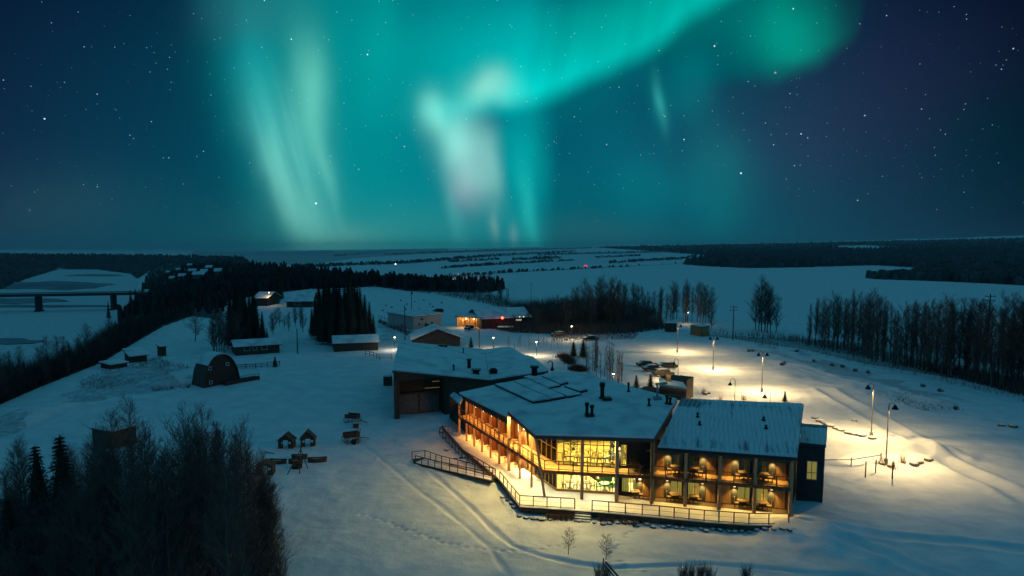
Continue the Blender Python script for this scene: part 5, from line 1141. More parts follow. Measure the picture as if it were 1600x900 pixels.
# utility poles
def upole(label, px, py, h, arms=1, tr=False):
    g = G(px, py); o = wthing('utility_pole', label, 'utility pole', tuple(g), 'wooden utility poles'); mb = MB(); mb.tube(g-Vector((0, 0, .3)), g+Vector((0, 0, h)), .16, .11, 8); mb.build('pole', 'darkwood', o)
    mb = MB()
    for k in range(arms): z = h-.5-.9*k; mb.bar(g+Vector((-1.1, 0, z)), g+Vector((1.1, 0, z)), .12); mb.box(g+Vector((-.9, 0, z+.15)), (.1, .1, .2)); mb.box(g+Vector((.9, 0, z+.15)), (.1, .1, .2))
    if arms: mb.build('crossarm', 'darkwood', o)
    if tr: mb = MB(); mb.tube(g+Vector((.3, 0, h-3)), g+Vector((.3, 0, h-2)), .28); mb.build('transformer', 'metal', o)
upole('utility pole with crossarms at the fence right of the kiosks', 1145, 532, 10, 2); upole('utility pole among the bare trees at far right', 1539, 590, 17, 2); upole('plain utility pole left of the long shed on open snow', 465, 552, 6.2, 0); upole('utility pole rising in front of the fence by the pale building', 633, 531, 10, 0)
upole('utility pole with a transformer in the snowy field', 643, 486, 10, 1, True); upole('utility pole on the snowy river bank in the distance', 830, 467, 11, 1); upole('utility pole at the dark gabled cabin', 698, 541, 4.4, 1); upole('thin pole behind the hall roof', 749, 545, 5.0, 0)
upole('thin pole near the corner of the field road', 792, 478, 8, 1)

# ------------------------------------------------------------------ cars
def make_car(loc, rz, label, group, paint='carpaint', suv=False):
    o = thing('parked_car', label, 'car', loc, group, rz); mb = MB(); hs = 1.0 if not suv else 1.12
    prof = [(-2.15, .35), (-2.2, .75), (-2.0, .92*hs), (-1.3, .98*hs), (-.7 if not suv else -1.0, 1.42*hs), (.9 if not suv else 1.6, 1.45*hs), (1.65 if not suv else 2.0, 1.0*hs), (2.15, .92*hs), (2.2, .4), (1.8, .28), (-1.8, .28)]
    def ext(mb, pr, w, win=0.0):
        n = len(pr); k = len(mb.v)
        for s in (-1, 1): mb.v += [(x, s*(w-(max(0, z-.95)*.28)), z) for x, z in pr]
        mb.f.append(tuple(range(k, k+n))); mb.f.append(tuple(range(k+2*n-1, k+n-1, -1)))
        for i in range(n): j = (i+1) % n; mb.f.append((k+j, k+i, k+n+i, k+n+j))
    ext(mb, prof, .88); bd = mb.build('body', paint, o)
    md = bd.modifiers.new('bevel', 'BEVEL'); md.width = .06; md.segments = 2
    mb = MB(); t = .97*hs
    for s in (-1, 1):
        yy = s*(.88-.02)
        mb.poly([(-1.05, s*.885, t+.03), (-.62 if not suv else -.85, s*.775, 1.36*hs), (.85 if not suv else 1.5, s*.77, 1.38*hs), (1.35 if not suv else 1.75, s*.885, t+.03)])
    mb.build('side_window', 'dglass', o); mb = MB(); mb.poly([(-1.28, -.72, 1.0*hs), (-1.28, .72, 1.0*hs), (-.74 if not suv else -1.03, .66, 1.40*hs), (-.74 if not suv else -1.03, -.66, 1.40*hs)]); mb.v = [(x-.03, y, z+.02) for x, y, z in mb.v]; mb.build('windscreen', 'dglass', o)
    for sx in (-1.35, 1.35):
        for sy in (-.82, .82):
            m1 = MB(); m1.tube((sx, sy-.1, .33), (sx, sy+.1, .33), .33, .33, 14); w = m1.build('wheel', 'tyre', o); m2 = MB(); m2.tube((sx, sy-.115, .33), (sx, sy+.115, .33), .2, .2, 10); m2.build('rim', 'rim', w)
    for s in (-.62, .62): m1 = MB(); m1.box((-2.19, s, .72), (.06, .32, .14)); m1.build('headlight', 'rim', o)
    for s in (-.62, .62): m1 = MB(); m1.box((2.18, s, .78), (.06, .3, .14)); m1.build('tail_light', 'barnred', o)
    mb = MB(); mb.prism([(-.3, -.5, 1.50*hs), (.5 if not suv else 1.0, -.45, 1.50*hs), (.5 if not suv else 1.0, .45, 1.50*hs), (-.3, .5, 1.50*hs)], (0, 0, -.1)); mb.build('snow_cover', 'roofsnow', o)
    return o
CARS = [(1003,571,'dark low car farthest left in the snowy car park row', 'carpaint', False), (1014,577,'dark car second from left in the car park row','carpaint', False), (1026,572,'dark car half hidden behind the row of parked cars','carpaint', False), (1035,577,'brown car parked behind the row, near its right end','carpaint2', False), (1033,585,'large brown car nearest the pavilion in the car park row','carpaint2', True)]
CARS = [(1010,573,'dark low car farthest left in the snowy car park row', 'carpaint', False), (1020,580,'dark car in the middle of the car park row','carpaint', False), (1043,575,'brown car behind the nearest one at the right end','carpaint2', False), (1036,588,'large brown car nearest the pavilion in the car park row','carpaint2', True)]
for px, py, lb, pt, sv in CARS: make_car(tuple(G(px, py)), R(188), lb, 'cars parked behind the lodge', pt, sv)
make_car(tuple(G(872,526)), R(10), 'pale lit car on the far road beside the woods', 'cars on the far road', 'carpaint2', True); make_car(tuple(G(923,532)), R(5), 'dark car on the road right of the two spruces', 'cars on the far road', 'carpaint')
make_car(tuple(G(677,516)), R(15), 'dark car in front of the pale building', 'cars near the far buildings', 'carpaint', True); make_car(tuple(G(664,512)), R(10), 'dark snowy car left of another at the pale building', 'cars near the far buildings', 'carpaint'); make_car(tuple(G(733,515)), R(70), 'dark car parked in front of the orange porch', 'cars near the far buildings', 'carpaint'); make_car(tuple(G(685,488)), R(0), 'lone dark car in the open snowy field', 'cars near the far buildings', 'carpaint', True)

# ------------------------------------------------------------------ bridge over the left river
g = at(174,484,-35); bd = wthing('river_bridge', 'long dark road bridge across the frozen river', 'bridge', tuple(g))
zb = -20.5; e0 = at(-60,465.5,zb); e1 = at(232,460.5,zb)
mb = MB(); mb.bar(lift(e0, zb+1.4), lift(e1, zb+1.4), 11, 2.2); dk_ = mb.build('deck', 'bridge', bd)
for px in (-50, 55, 174):
    t = (px+60)/292; q = e0.lerp(e1, t); mb = MB(); mb.box((q.x, q.y, (-36+zb)/2), (2.0, 8, zb+36)); mb.box((q.x, q.y, -34.4), (3.4, 10, 1.5)); mb.build('pier', 'bridge', bd)
for s in (-5, 5):
    mb = MB(); mb.bar(lift(e0, zb+3.6)+Vector((0, s, 0)), lift(e1, zb+3.6)+Vector((0, s, 0)), .3, .4); mb.build('railing', 'bridge', bd)

# ------------------------------------------------------------------ rocks
def rocks(name, cat, spots, label, group, r=(.3, .6), m='rock', flat=.65, labels=None):
    for i, (px, py) in enumerate(spots):
        s = random.uniform(*r); g = G(px, py); mb = MB(); mb.blob((0, 0, s*.2), (s*1.15, s*.85, s*flat), i*7+len(spots), 9, 6, .16)
        o = mb.build(name, m, None, True); o.location = g; o.rotation_euler = (0, 0, random.uniform(0, 3)); tag(o, (labels or {}).get(i, label), cat, group)
rocks('boulder', 'boulder', [(1274,654),(1281,659),(1288,662),(1297,666),(1307,670),(1314,673),(1325,677),(1335,679),(1347,681),(1363,686)], 'flat snow capped boulder in the curved row beside the lamp', 'boulders edging the path behind the lodge', (.5, .8), flat=.45, labels={0:'snow capped boulder at the far end of the curved row', 9:'snow capped boulder at the foot of the lamp post ending the row'})
rocks('boulder', 'boulder', [(1335,658),(1378,726),(1392,729),(1428,727),(1436,725),(1451,724),(1565,666),(1583,668)], 'dark boulder poking out of open snow', 'boulders scattered right of the lodge', (.4, .7), labels={0:'dark boulder alone above the curved boulder row',1:'dark boulder left of the tall lamp base',2:'dark boulder right of the tall lamp base',3:'left small rock on the mound right of the tall lamp',4:'middle small rock on the mound right of the tall lamp',5:'dark rock at the right of the mound beyond the tall lamp',6:'smaller of two dark rocks at the far right',7:'larger of two dark rocks at the far right'})
rocks('boulder', 'boulder', [(1065,588),(1077,590),(1102,616),(1106,615)], 'dark boulder on the lit snow behind the lodge', 'boulders behind the lodge', (.4, .6), labels={0:'dark boulder right of the short path lamp',1:'flat boulder alone right of the path lamp'})
sp = [(930+i*11.6+random.uniform(-3, 3), 815+max(0, (i-2))*.85+random.uniform(0, 5)) for i in range(27)]+[(905,815)]
rocks('edging_rock', 'rock', sp, 'rounded snow capped rock along the foot of the deck railing', 'rocks along the foot of the deck', (.2, .34), flat=.6)
sp = [(788+i*5.5+random.uniform(-2, 2), 778+i*5.2) for i in range(4)]+[(812,807),(822,810),(834,811),(846,813),(860,813)]+[(690,676),(694,684),(700,692),(707,699),(713,707),(723,715),(731,722),(698,704),(712,716)]
rocks('edging_rock', 'rock', sp, 'snowy rock beside the bent part of the deck railing', 'rocks by the deck bend', (.22, .4), flat=.6)
# dry grasses and shrubs against the deck
def tuft(mb, g, n, h, sp, w=.018):
    for _ in range(n):
        a = random.uniform(0, 6.28); b = g+Vector((math.cos(a), math.sin(a), 0))*random.uniform(0, sp); t = b+Vector((random.uniform(-.3, .3)*h, random.uniform(-.3, .3)*h, h*random.uniform(.5, 1))); s = Vector((math.sin(a)*w, math.cos(a)*w, 0)); mb.poly([b-s, b+s, t])
def tuft_things(name, cat, spots, n, h, sp, m, label, group, labels=None, w=.02):
    for i, (px, py) in enumerate(spots):
        mb = MB(); tuft(mb, Vector((0, 0, -.05)), n, h, sp, w); o = mb.build(name, m); o.location = G(px, py); tag(o, (labels or {}).get(i, label), cat, group)
tuft_things('dry_grass', 'dry grass', [(867,812),(876,812),(885,812),(893,811),(858,811),(940,814),(955,817),(975,819),(990,821)], 130, .9, .5, 'grass', 'tuft of dry brown grass in front of the deck', 'dry grass tufts along the deck')
tuft_things('bush', 'bush', [(1001,817),(1060,822),(1078,822),(1120,828),(1160,830)], 90, .7, .6, 'shrub', 'leafless brown bush between rocks along the deck', 'bushes along the deck')
tuft_things('reed_clump', 'reeds', [(935,905),(948,905),(1068,905),(1080,905),(1095,904),(1108,905),(1165,905)], 110, 1.7, .35, 'twig', 'dark reed clump at the bottom edge of the snowfield', 'reeds at the bottom edge', {0:'dark reed clump below the two young bare trees',6:'sparse reed clump standing alone at the bottom edge'}, .02)
tuft_things('twig_bush', 'bush', [(1395,732),(1378,727),(1410,724),(1100,615),(1162,625),(1126,627)], 60, 1.6, .5, 'grass', 'thin pale twiggy bush on the lit snow', 'thin bushes on lit snow')
# russet hedges by the road
for (x0, y0, x1, y1, lb) in ((878,556,893,570,'longer russet hedge beside the lit road'),(899,577,908,580,'shorter russet bush nearest the lodge roof on the lit road')):
    a, b = G(x0, y0), G(x1, y1); o = wthing('hedge', lb, 'hedge', tuple(a), 'russet hedges by the road'); mb = MB(); n = 1500
    for _ in range(n):
        t = random.random(); c = a.lerp(b, t)+Vector((random.gauss(0, .8), random.gauss(0, .55), 0)); c.z = gz(c.x, c.y); tuft(mb, c, 1, 1.5, .1, .03)
    mb.build('twigs', 'shrub', o)
# jumble of poles at the bottom
g = G(945,898); o = wthing('leaning_rail', 'short dark leaning handrail at the bottom edge below the young trees', 'handrail', tuple(g)); mb = MB(); mb.bar(at(942,893,.1), at(943,876,1.0)+Vector((0,0,.2)), .08); mb.bar(at(946,878,1.1), at(968,903,.3), .1); mb.bar(at(944,882,.8), at(962,903,.1), .08); mb.build('rails', 'darkwood', o)

# ------------------------------------------------------------------ lounge furniture
def chair(loc, rz, label, group, m='dtable'):
    o = thing('chair', label, 'chair', loc, group, rz); mb = MB(); mb.box((0, 0, .45), (.46, .46, .06)); mb.build('seat', m, o); mb = MB(); mb.box((0, .22, .72), (.44, .05, .5)); mb.build('backrest', m, o)
    for sx in (-.19, .19):
        for sy in (-.19, .19): mb = MB(); mb.box((sx, sy, .21), (.04, .04, .42)); mb.build('leg', 'metal', o)
    return o
def table(loc, label, group, rz=0, w=.9, m='dtable'):
    o = thing('table', label, 'table', loc, group, rz); mb = MB(); mb.box((0, 0, .74), (w, w, .05)); mb.build('table_top', m, o); mb = MB(); mb.tube((0, 0, .02), (0, 0, .72), .05); mb.build('leg', 'metal', o); mb = MB(); mb.box((0, 0, .02), (.5, .5, .04)); mb.build('base', 'metal', o); return o
d, n, l = dirn(W[2], W[3])
T0 = table((0, 0, -50), 'lounge table', 'lounge tables'); C0 = chair((0, 0, -50), 0, 'lounge chair', 'lounge chairs'); C1 = chair((0, 0, -50), 0, 'green chair', 'green lounge chairs', 'green')
used = [0, 0, 0]
def place(proto, idx, loc, rz, lb, gr):
    if used[idx] == 0: used[idx] = 1; proto.location = loc; proto.rotation_euler = (0, 0, rz); proto['label'] = lb; proto['group'] = gr; return proto
    return dup(proto, loc, rz, 1, lb, gr)
k = 0
for z, off in ((FL2, 1.3), (HZ+.02, 1.2), (FL2, 3.4)):
    for s in (1.3, 3.1, 5.0, 6.6):
        q = W[2]+d*s-n*off; place(T0, 0, (q.x, q.y, z), .2, 'small square table %s behind the lounge glass' % ('upstairs' if z > 2 else 'downstairs'), 'lounge tables')
        for sg in (-1, 1):
            low = z < 2 and s > 4; c = q+d*sg*.62
            place(C1 if low else C0, 2 if low else 1, (c.x, c.y, z), math.atan2(d.y, d.x)-sg*math.pi/2, ('green chair downstairs behind the right lounge window' if low else 'dark chair %s behind the lounge glass' % ('upstairs' if z > 2 else 'downstairs')), 'green lounge chairs' if low else 'lounge chairs')
# sofas of the green corner
for i, s in enumerate((5.0, 6.6)):
    q = W[2]+d*s-n*2.6; o = thing('sofa', ('green sofa downstairs left of its twin behind the glass', 'green sofa downstairs right of its twin behind the glass')[i], 'sofa', (q.x, q.y, HZ+.02), 'green sofas', math.atan2(d.y, d.x)); mb = MB(); mb.box((0, 0, .25), (1.4, .7, .4)); mb.build('seat', 'green', o); mb = MB(); mb.box((0, .35, .6), (1.4, .15, .6)); mb.build('backrest', 'green', o)
# indoor christmas tree and hanging greenery
def xmas(loc, h, label):
    o = thing('christmas_tree', label, 'christmas tree', loc); mb = MB(); rr = random.Random(5)
    for _ in range(900):
        z = h*rr.random()**.8; r = (1-z/h)*h*.28+.03; a = rr.uniform(0, 6.28); c = Vector((math.cos(a)*r*rr.uniform(.4, 1), math.sin(a)*r*rr.uniform(.4, 1), .25+z)); s = .07; mb.poly([c+Vector((rr.uniform(-s, s), rr.uniform(-s, s), rr.uniform(-s, s))) for _ in range(3)])
    mb.build('branches', 'leafg', o); mb = MB()
    for _ in range(34):
        z = h*rr.random(); r = (1-z/h)*h*.29+.03; a = rr.uniform(0, 6.28); mb.blob((math.cos(a)*r, math.sin(a)*r, .25+z), (.05,)*3, 1, 6, 4, 0)
    mb.build('baubles', emit_mat('blue_baubles', (.3, .75, 1), 1.2), o); mb = MB(); mb.tube((0, 0, 0), (0, 0, .3), .1); mb.build('trunk', 'bark', o)
q = W[2]+d*5.7-n*1.0; xmas((q.x, q.y, FL2), 2.5, 'blue lit christmas tree upstairs behind the lounge glass')
def hang(loc, r, label, sd):
    o = thing('hanging_plant', label, 'plant', loc, 'plants in the lounge'); mb = MB(); rr = random.Random(sd)
    for _ in range(260):
        c = Vector((rr.gauss(0, r*.5), rr.gauss(0, r*.5), rr.gauss(0, r*.6))); s = .09; mb.poly([c+Vector((rr.uniform(-s, s), rr.uniform(-s, s), rr.uniform(-s, s))) for _ in range(3)])
    mb.build('leaves', 'leafg', o); mb = MB(); mb.lathe((0, 0, -r-.1), [(.05, -.1), (.16, 0), (.18, .15)], 8); mb.build('pot', 'dtable', o)
for i, (s, of, z, r, lb) in enumerate(((1.7, .7, 5.6, .5, 'bushy blue green plant upstairs behind the left glass'), (2.6, 1.4, 2.4, .45, 'leafy plant downstairs in the left window'), (3.9, 1.2, 2.3, .4, 'leafy plant downstairs beside the middle column'), (1.4, 2.4, 2.2, .4, 'leafy plant downstairs deep inside on the left'))):
    q = W[2]+d*s-n*of; hang((q.x, q.y, z), r, lb, i)
# outdoor furniture on the balconies and the deck
d5, n5, l5 = dirn(W[4], W[5])
for kk, (z, typ) in enumerate([(zB, 'A'), (zB, 'B'), (zB, 'A'), (zB, 'B'), (zA, 'A'), (zA, 'B'), (zA, 'A'), (zA, 'B')]):
    i = kk % 4; s = (i+(.72 if typ == 'A' else .28))*bw; q = W[4]+d5*s+n5*.75; fl = 'upper' if z > 2 else 'ground'; nm = ('first', 'second', 'third', 'fourth')[i]
    place(T0, 0, (q.x, q.y, z), .1, 'small dark table on the %s floor, %s room right of the glass lounge' % (fl, nm), 'patio tables')
    for sg in (-1, 1): c = q+d5*sg*.6; place(C0, 1, (c.x, c.y, z), math.atan2(d5.y, d5.x)-sg*math.pi/2, '%s patio chair on the %s floor, %s room right of the glass lounge' % ('left' if sg < 0 else 'right', fl, nm), 'patio chairs')
d6, n6, l6 = dirn(W[3], W[4])
for z in (zB, zA):
    q = W[3]+d6*1.9+n6*.7; fl = 'upper' if z > 2 else 'ground'; place(T0, 0, (q.x, q.y, z), .1, 'small dark table on the %s floor of the dark bay beside the glass lounge' % fl, 'patio tables'); c = q+d6*.6; place(C0, 1, (c.x, c.y, z), math.atan2(d6.y, d6.x)-math.pi/2, 'patio chair on the %s floor of the dark bay beside the glass lounge' % fl, 'patio chairs')
d7, n7, l7 = dirn(W[0], W[1])
for z in (zB, zA):
    for i in range(6):
        q = W[0]+d7*((i+.78)*bwl)+n7*.7; fl = 'upper' if z > 2 else 'ground'; place(C0, 1, (q.x, q.y, z), math.atan2(d7.y, d7.x), 'chair on the %s floor of the orange wing, %s bay from its far end' % (fl, ('first', 'second', 'third', 'fourth', 'fifth', 'sixth')[i]), 'orange wing chairs')

# ------------------------------------------------------------------ trees
def seg(mb, p, q, r0, r1, n=3):
    d = q-p
    if d.length < 1e-5: return
    X = d.normalized(); up = Vector((0, 0, 1)) if abs(X.z) < .9 else Vector((1, 0, 0)); Y = up.cross(X).normalized(); Z = X.cross(Y); k = len(mb.v)
    for c, r in ((p, r0), (q, r1)):
        for i in range(n): a = 6.2832*i/n; mb.v.append(tuple(c+(Y*math.cos(a)+Z*math.sin(a))*r))
    for i in range(n): j = (i+1) % n; mb.f.append((k+i, k+j, k+n+j, k+n+i))
def bare_tree(name, label, cat, group, h, seed, spread=.28, dens=1.0, low=.25, thick=1.0, upright=.75, bark='bark', twig='twig'):
    rr = random.Random(seed); o = thing(name, label, cat, (0, 0, -60), group); tm = MB(); cm = MB()
    pts = [Vector((0, 0, -.4))]; n = 9; lean = Vector((rr.uniform(-.04, .04), rr.uniform(-.04, .04), 0))
    for i in range(1, n+1): pts.append(Vector((lean.x*h*i/n+rr.uniform(-.03, .03)*h*.4, lean.y*h*i/n+rr.uniform(-.03, .03)*h*.4, h*i/n)))
    R0 = h*.011*thick
    for i in range(n): seg(tm, pts[i], pts[i+1], R0*(1-i/n)**.8+.012, R0*(1-(i+1)/n)**.8+.012, 6)
    def branch(p, d, L_, r, lv):
        steps = 4 if lv == 0 else 3; q = p
        for s in range(steps):
            d = (d+Vector((rr.uniform(-.22, .22), rr.uniform(-.22, .22), rr.uniform(-.05, .28)*upright))).normalized(); q2 = q+d*L_/steps
            seg(cm, q, q2, max(.012, r*(1-s/steps*.7)), max(.007, r*(1-(s+1)/steps*.7)), 3)
            if lv < 2:
                for _ in range(rr.choice((1, 2, 2)) if lv == 0 else rr.choice((1, 2))):
                    a = rr.uniform(0, 6.28); side = Vector((math.cos(a), math.sin(a), rr.uniform(-.1, .7))); branch(q2, (d*.8+side*.75).normalized(), L_*rr.uniform(.35, .55), r*.5, lv+1)
            q = q2
    nb = int(30*dens)
    for i in range(nb):
        t = low+(1-low)*((i+rr.random())/nb); k = min(n-1, int(t*n)); p = pts[k].lerp(pts[k+1], t*n-k); a = rr.uniform(0, 6.28)
        L_ = h*spread*(1.15-t*.75)*rr.uniform(.6, 1.1)*(.5+min(1, (t-low)*4)*.5); branch(p, Vector((math.cos(a), math.sin(a), upright*rr.uniform(.6, 1.3))).normalized(), L_, R0*.34*(1.2-t)+.009, 0)
    tm.build('trunk', bark, o); cm.build('crown', twig, o); return o
def spruce(name, label, cat, group, h, seed, Rk=.2, n_lv=26, m='needle', leaf=.5):
    rr = random.Random(seed); o = thing(name, label, cat, (0, 0, -60), group); tm = MB(); seg(tm, Vector((0, 0, -.4)), Vector((0, 0, h*.97)), h*.014, .03, 7); tm.build('trunk', 'bark', o); cm = MB()
    for i in range(n_lv):
        t = (i+.5)/n_lv; z = h*(.06+.92*t); R1 = h*Rk*(1-t)**.85+.12; nb = int(7+9*(1-t))
        for j in range(nb):
            a = 6.2832*(j+rr.random())/nb; L_ = R1*rr.uniform(.65, 1.12); dr = Vector((math.cos(a), math.sin(a), 0)); sd = Vector((-dr.y, dr.x, 0)); st = max(3, int(L_/(leaf*.55)))
            for s in range(st):
                u = (s+.6)/st; c = dr*(L_*u)+Vector((0, 0, z+L_*(.12*u-.34*u*u)+rr.uniform(-.05, .05)*h*.05)); w = leaf*rr.uniform(.35, .8)*(1.1-u*.5)
                for sg in (-1, 1):
                    tip = c+sd*sg*w+dr*w*.7+Vector((0, 0, -w*rr.uniform(.1, .55))); cm.poly([c-dr*w*.35, c+dr*w*.45+Vector((0, 0, .04)), tip])
                if rr.random() < .6: cm.poly([c-sd*w*.3, c+sd*w*.3, c+Vector((0, 0, -w*.8))+dr*w*.2])
            cm.poly([dr*L_*.8+Vector((0, 0, z-L_*.12))-sd*leaf*.14, dr*L_*.8+Vector((0, 0, z-L_*.12))+sd*leaf*.14, dr*(L_+leaf*.5)+Vector((0, 0, z-L_*.25))])
    for i in range(7): a0, a1 = 6.2832*i/7, 6.2832*(i+1)/7; cm.poly([Vector((math.cos(a0)*h*Rk*.62, math.sin(a0)*h*Rk*.62, h*.07)), Vector((math.cos(a1)*h*Rk*.62, math.sin(a1)*h*Rk*.62, h*.07)), Vector((0, 0, h*.97))])
    tp = Vector((0, 0, h)); cm.poly([tp, tp+Vector((.12, 0, -.8)), tp+Vector((-.12, .05, -.8))]); cm.poly([tp, tp+Vector((0, .12, -.8)), tp+Vector((0, -.12, -.8))])
    cm.build('crown', m, o); return o
BT = [bare_tree('bare_tree', 'x', 'tree', 'g', 12+1.2*(i % 3), 11+i, .25+.03*(i % 3), 2.0, .12, 1.0, .95) for i in range(5)]
BW = [bare_tree('spreading_tree', 'x', 'tree', 'g', 9, 31+i, .42, 1.3, .18, 1.3, .55) for i in range(2)]
BF = [bare_tree('tall_bare_tree', 'x', 'tree', 'g', 14, 51+i, .17, 1.7, .2, 1.1, 1.4) for i in range(3)]
BS = [bare_tree('birch_sapling', 'x', 'tree', 'g', 6, 71+i, .15, .55, .15, .8, 1.4, 'birch', 'birch') for i in range(2)]
SPR = [spruce('spruce', 'x', 'spruce', 'g', 16, 91+i, .18+.02*i, 30, leaf=.85) for i in range(3)]
SS = [spruce('small_spruce', 'x', 'spruce', 'g', 3.2, 101+i, .27, 14, 'needle2', .28) for i in range(2)]
SN = spruce('near_spruce', 'x', 'spruce', 'g', 13, 120, .22, 30, 'needle', .7)
protos_used = set()
def put(proto, loc, s=1.0, label='', group='', rz=None):
    rz = random.uniform(0, 6.28) if rz is None else rz; s3 = (s, s, s) if isinstance(s, (int, float)) else s
    loc = Vector(loc)
    if proto.name not in protos_used:
        protos_used.add(proto.name); proto.location = loc; proto.rotation_euler = (0, 0, rz); proto.scale = s3; proto['label'] = label; proto['group'] = group; return proto
    return dup(proto, loc, rz, s3, label, group)
def fit(proto_h, px, py, ytop):               # scale that makes a tree at a ground point reach a given height
    g = G(px, py); d = (g.y*CP-(g.z-H)*SP)
    return g, (py-ytop)*d/F/proto_h
# foreground thicket
grp = 'bare trees of the foreground thicket'
spots = []
for i in range(86):
    x = 435-460*random.random()**1.25; base = random.uniform(775, 1010)
    spots.append((x, base))
def thick_top(x): return np.interp(x, [-30, 20, 60, 120, 150, 190, 215, 240, 300, 330, 370, 400, 425, 460], [770, 760, 765, 750, 712, 660, 642, 655, 648, 650, 652, 668, 730, 800])
random.seed(21)
for i, (x, base) in enumerate(spots):
    tpy = thick_top(x)+random.uniform(0, 55)+max(0, (base-880))*.35
    if x > 400: base = min(base, 860); tpy += 20
    p = BT[i % 5]; g, s = fit(13, x, base, tpy); s = max(.45, min(s, 1.35))
    lb = 'bare leafless tree in the dense dark thicket at lower left'
    put(p, g, (s*.95, s*.95, s), lb, grp)
for x, base, tpy, lb in ((40,790,690,'bare tree left of the two foreground spruces'),(150,790,700,'thin bare tree just right of the two foreground spruces'),(15,830,740,'low bare tree at the far left edge'),(180,770,648,'bare tree standing behind the cabin roof in the thicket'),(212,780,632,'tallest bare tree rising above the hidden cabin')):
    g, s = fit(13, x, base, tpy); put(BT[1], g, s, lb, grp)
for x, base, tpy, lb in ((402,905,800,'wide spreading bare tree at the right edge of the thicket'),(440,912,835,'low spreading bare bush at the bottom beside the thicket'),(378,915,790,'spreading bare tree at the bottom of the thicket'),(335,920,800,'spreading bare tree low in the thicket'),(420,850,760,'spreading tree on the snow edge of the thicket')):
    g, s = fit(9, x, base, tpy); put(BW[0 if x > 390 else 1], g, s, lb, 'spreading trees by the thicket')
for x, base, tpy, lb in ((66,860,688,'dark foreground spruce, left and shorter of the pair'),(105,870,672,'dark foreground spruce, right and taller of the pair'),(20,905,770,'dark spruce low at the left edge below the pair'),(60,930,790,'dark spruce in the bottom left corner'),(110,915,790,'dark spruce below the taller foreground spruce')):
    g, s = fit(13, x, base, tpy); put(SN, g, (s*1.05, s*1.05, s), lb, 'foreground spruces')
# tangle of brush under the thicket
def brush(name, poly, n, h, m='twig', w=.03, kind='stuff', spread=.25, label=None):
    xs = [p[0] for p in poly]; ys = [p[1] for p in poly]; mb = MB(); c = 0
    px = rng.uniform(min(xs), max(xs), n*4); py = rng.uniform(min(ys), max(ys), n*4); ok = inpoly(px, py, poly); px = px[ok][:n]; py = py[ok][:n]
    a_ = (px-800)/F; b_ = (491-py)/F; rx, ry, rz_ = a_, CP+b_*SP, -SP+b_*CP; t = -H/rz_
    for _ in range(3): Z = th(rx*t, ry*t, False); t = (Z-H)/rz_
    X_ = rx*t; Y_ = ry*t; Z = th(X_, Y_, False)
    for X, Y, z in zip(X_, Y_, Z):
        hh = h*random.uniform(.4, 1); g = Vector((X, Y, z-.1))
        for _ in range(2):
            a = random.uniform(0, 6.28); s = Vector((math.cos(a)*w, math.sin(a)*w, 0)); tp = g+Vector((random.uniform(-1, 1)*spread*hh, random.uniform(-1, 1)*spread*hh, hh)); mb.poly([g-s, g+s, tp])
    o = mb.build(name, m); o['kind'] = 'stuff'
    if label: o['label'] = label
    return o
def gz0(x, y): return float(th(np.array([x]), np.array([y]), False)[0])
brush('undergrowth', [(-20,790),(100,770),(330,790),(430,830),(445,910),(-20,960)], 9000, 1.5, spread=.6, w=.035, label='tangled leafless undergrowth below the foreground thicket')
# row of tall bare trees on the right bank
random.seed(5); grp = 'bare trees in the long row on the right'
def row(pts, n, tops, protos, h0, lb, grp, jit=8, w=1.0):
    for i in range(n):
        x = pts[0][0]+(pts[-1][0]-pts[0][0])*(i+random.uniform(-.6, 1.2))/n; base = float(np.interp(x, [p[0] for p in pts], [p[1] for p in pts]))+random.uniform(-jit, jit*.4); tpy = float(np.interp(x, [p[0] for p in tops], [p[1] for p in tops]))+abs(random.gauss(0, 9))
        g, s = fit(h0, x, base, tpy); put(random.choice(protos), g, (s*w, s*w, s), lb, grp)
row([(1262,538),(1400,572),(1500,590),(1625,620)], 84, [(1262,474),(1280,468),(1330,460),(1360,462),(1400,482),(1440,472),(1480,478),(1500,470),(1540,478),(1600,478),(1625,475)], BT+BF+BF, 13.5, 'tall bare tree in the long dense row along the right bank', grp, 10, 1.0)
for x, base, tpy, k, lb in ((1195,518,440,0,'round crowned bare tree group standing alone beyond the fence, tallest stem'),(1186,517,452,1,'left stem of the lone bare tree group beyond the fence'),(1204,519,450,3,'right stem of the lone bare tree group beyond the fence'),(1180,516,462,2,'leftmost slim stem of the lone bare tree group'),(1212,520,468,4,'rightmost slim stem of the lone bare tree group'),(1190,519,446,2,'inner stem of the lone bare tree group'),(1199,520,444,0,'inner right stem of the lone bare tree group')):
    g, s = fit(13, x, base, tpy); put(BT[k], g, (s*1.1, s*1.1, s), lb, 'lone bare tree group')
# woods behind the car park
row([(868,512),(930,515),(1010,512)], 28, [(868,465),(900,450),(930,440),(945,434),(960,440),(985,434),(1010,448)], BT+BF, 13.5, 'bare tree in the dark wood behind the lit road', 'bare trees behind the lit road', 10, 1.1)
row([(1012,503),(1060,503),(1112,508)], 22, [(1012,452),(1040,448),(1060,440),(1085,440),(1112,444)], BT+BF, 13.5, 'bare tree in the wood beside the kiosks', 'bare trees by the kiosks', 6, 1.0)
row([(790,515),(850,514),(900,515)], 14, [(790,492),(830,476),(860,468),(900,462)], BT, 13, 'bare tree beside the dark timber building', 'bare trees by the timber building', 16, 1.5)
row([(688,452),(740,458),(793,468)], 26, [(688,436),(700,432),(740,430),(770,431),(785,440),(793,452)], BF+BT, 13.5, 'bare tree in the far wood beyond the snowy field', 'bare trees beyond the field', 4, 1.3)
row([(580,449),(640,452),(690,455)], 9, [(580,436),(610,428),(650,436),(690,434)], BT, 13, 'bare tree left of the far road beyond the field', 'bare trees left of the far road', 3, 1.5)
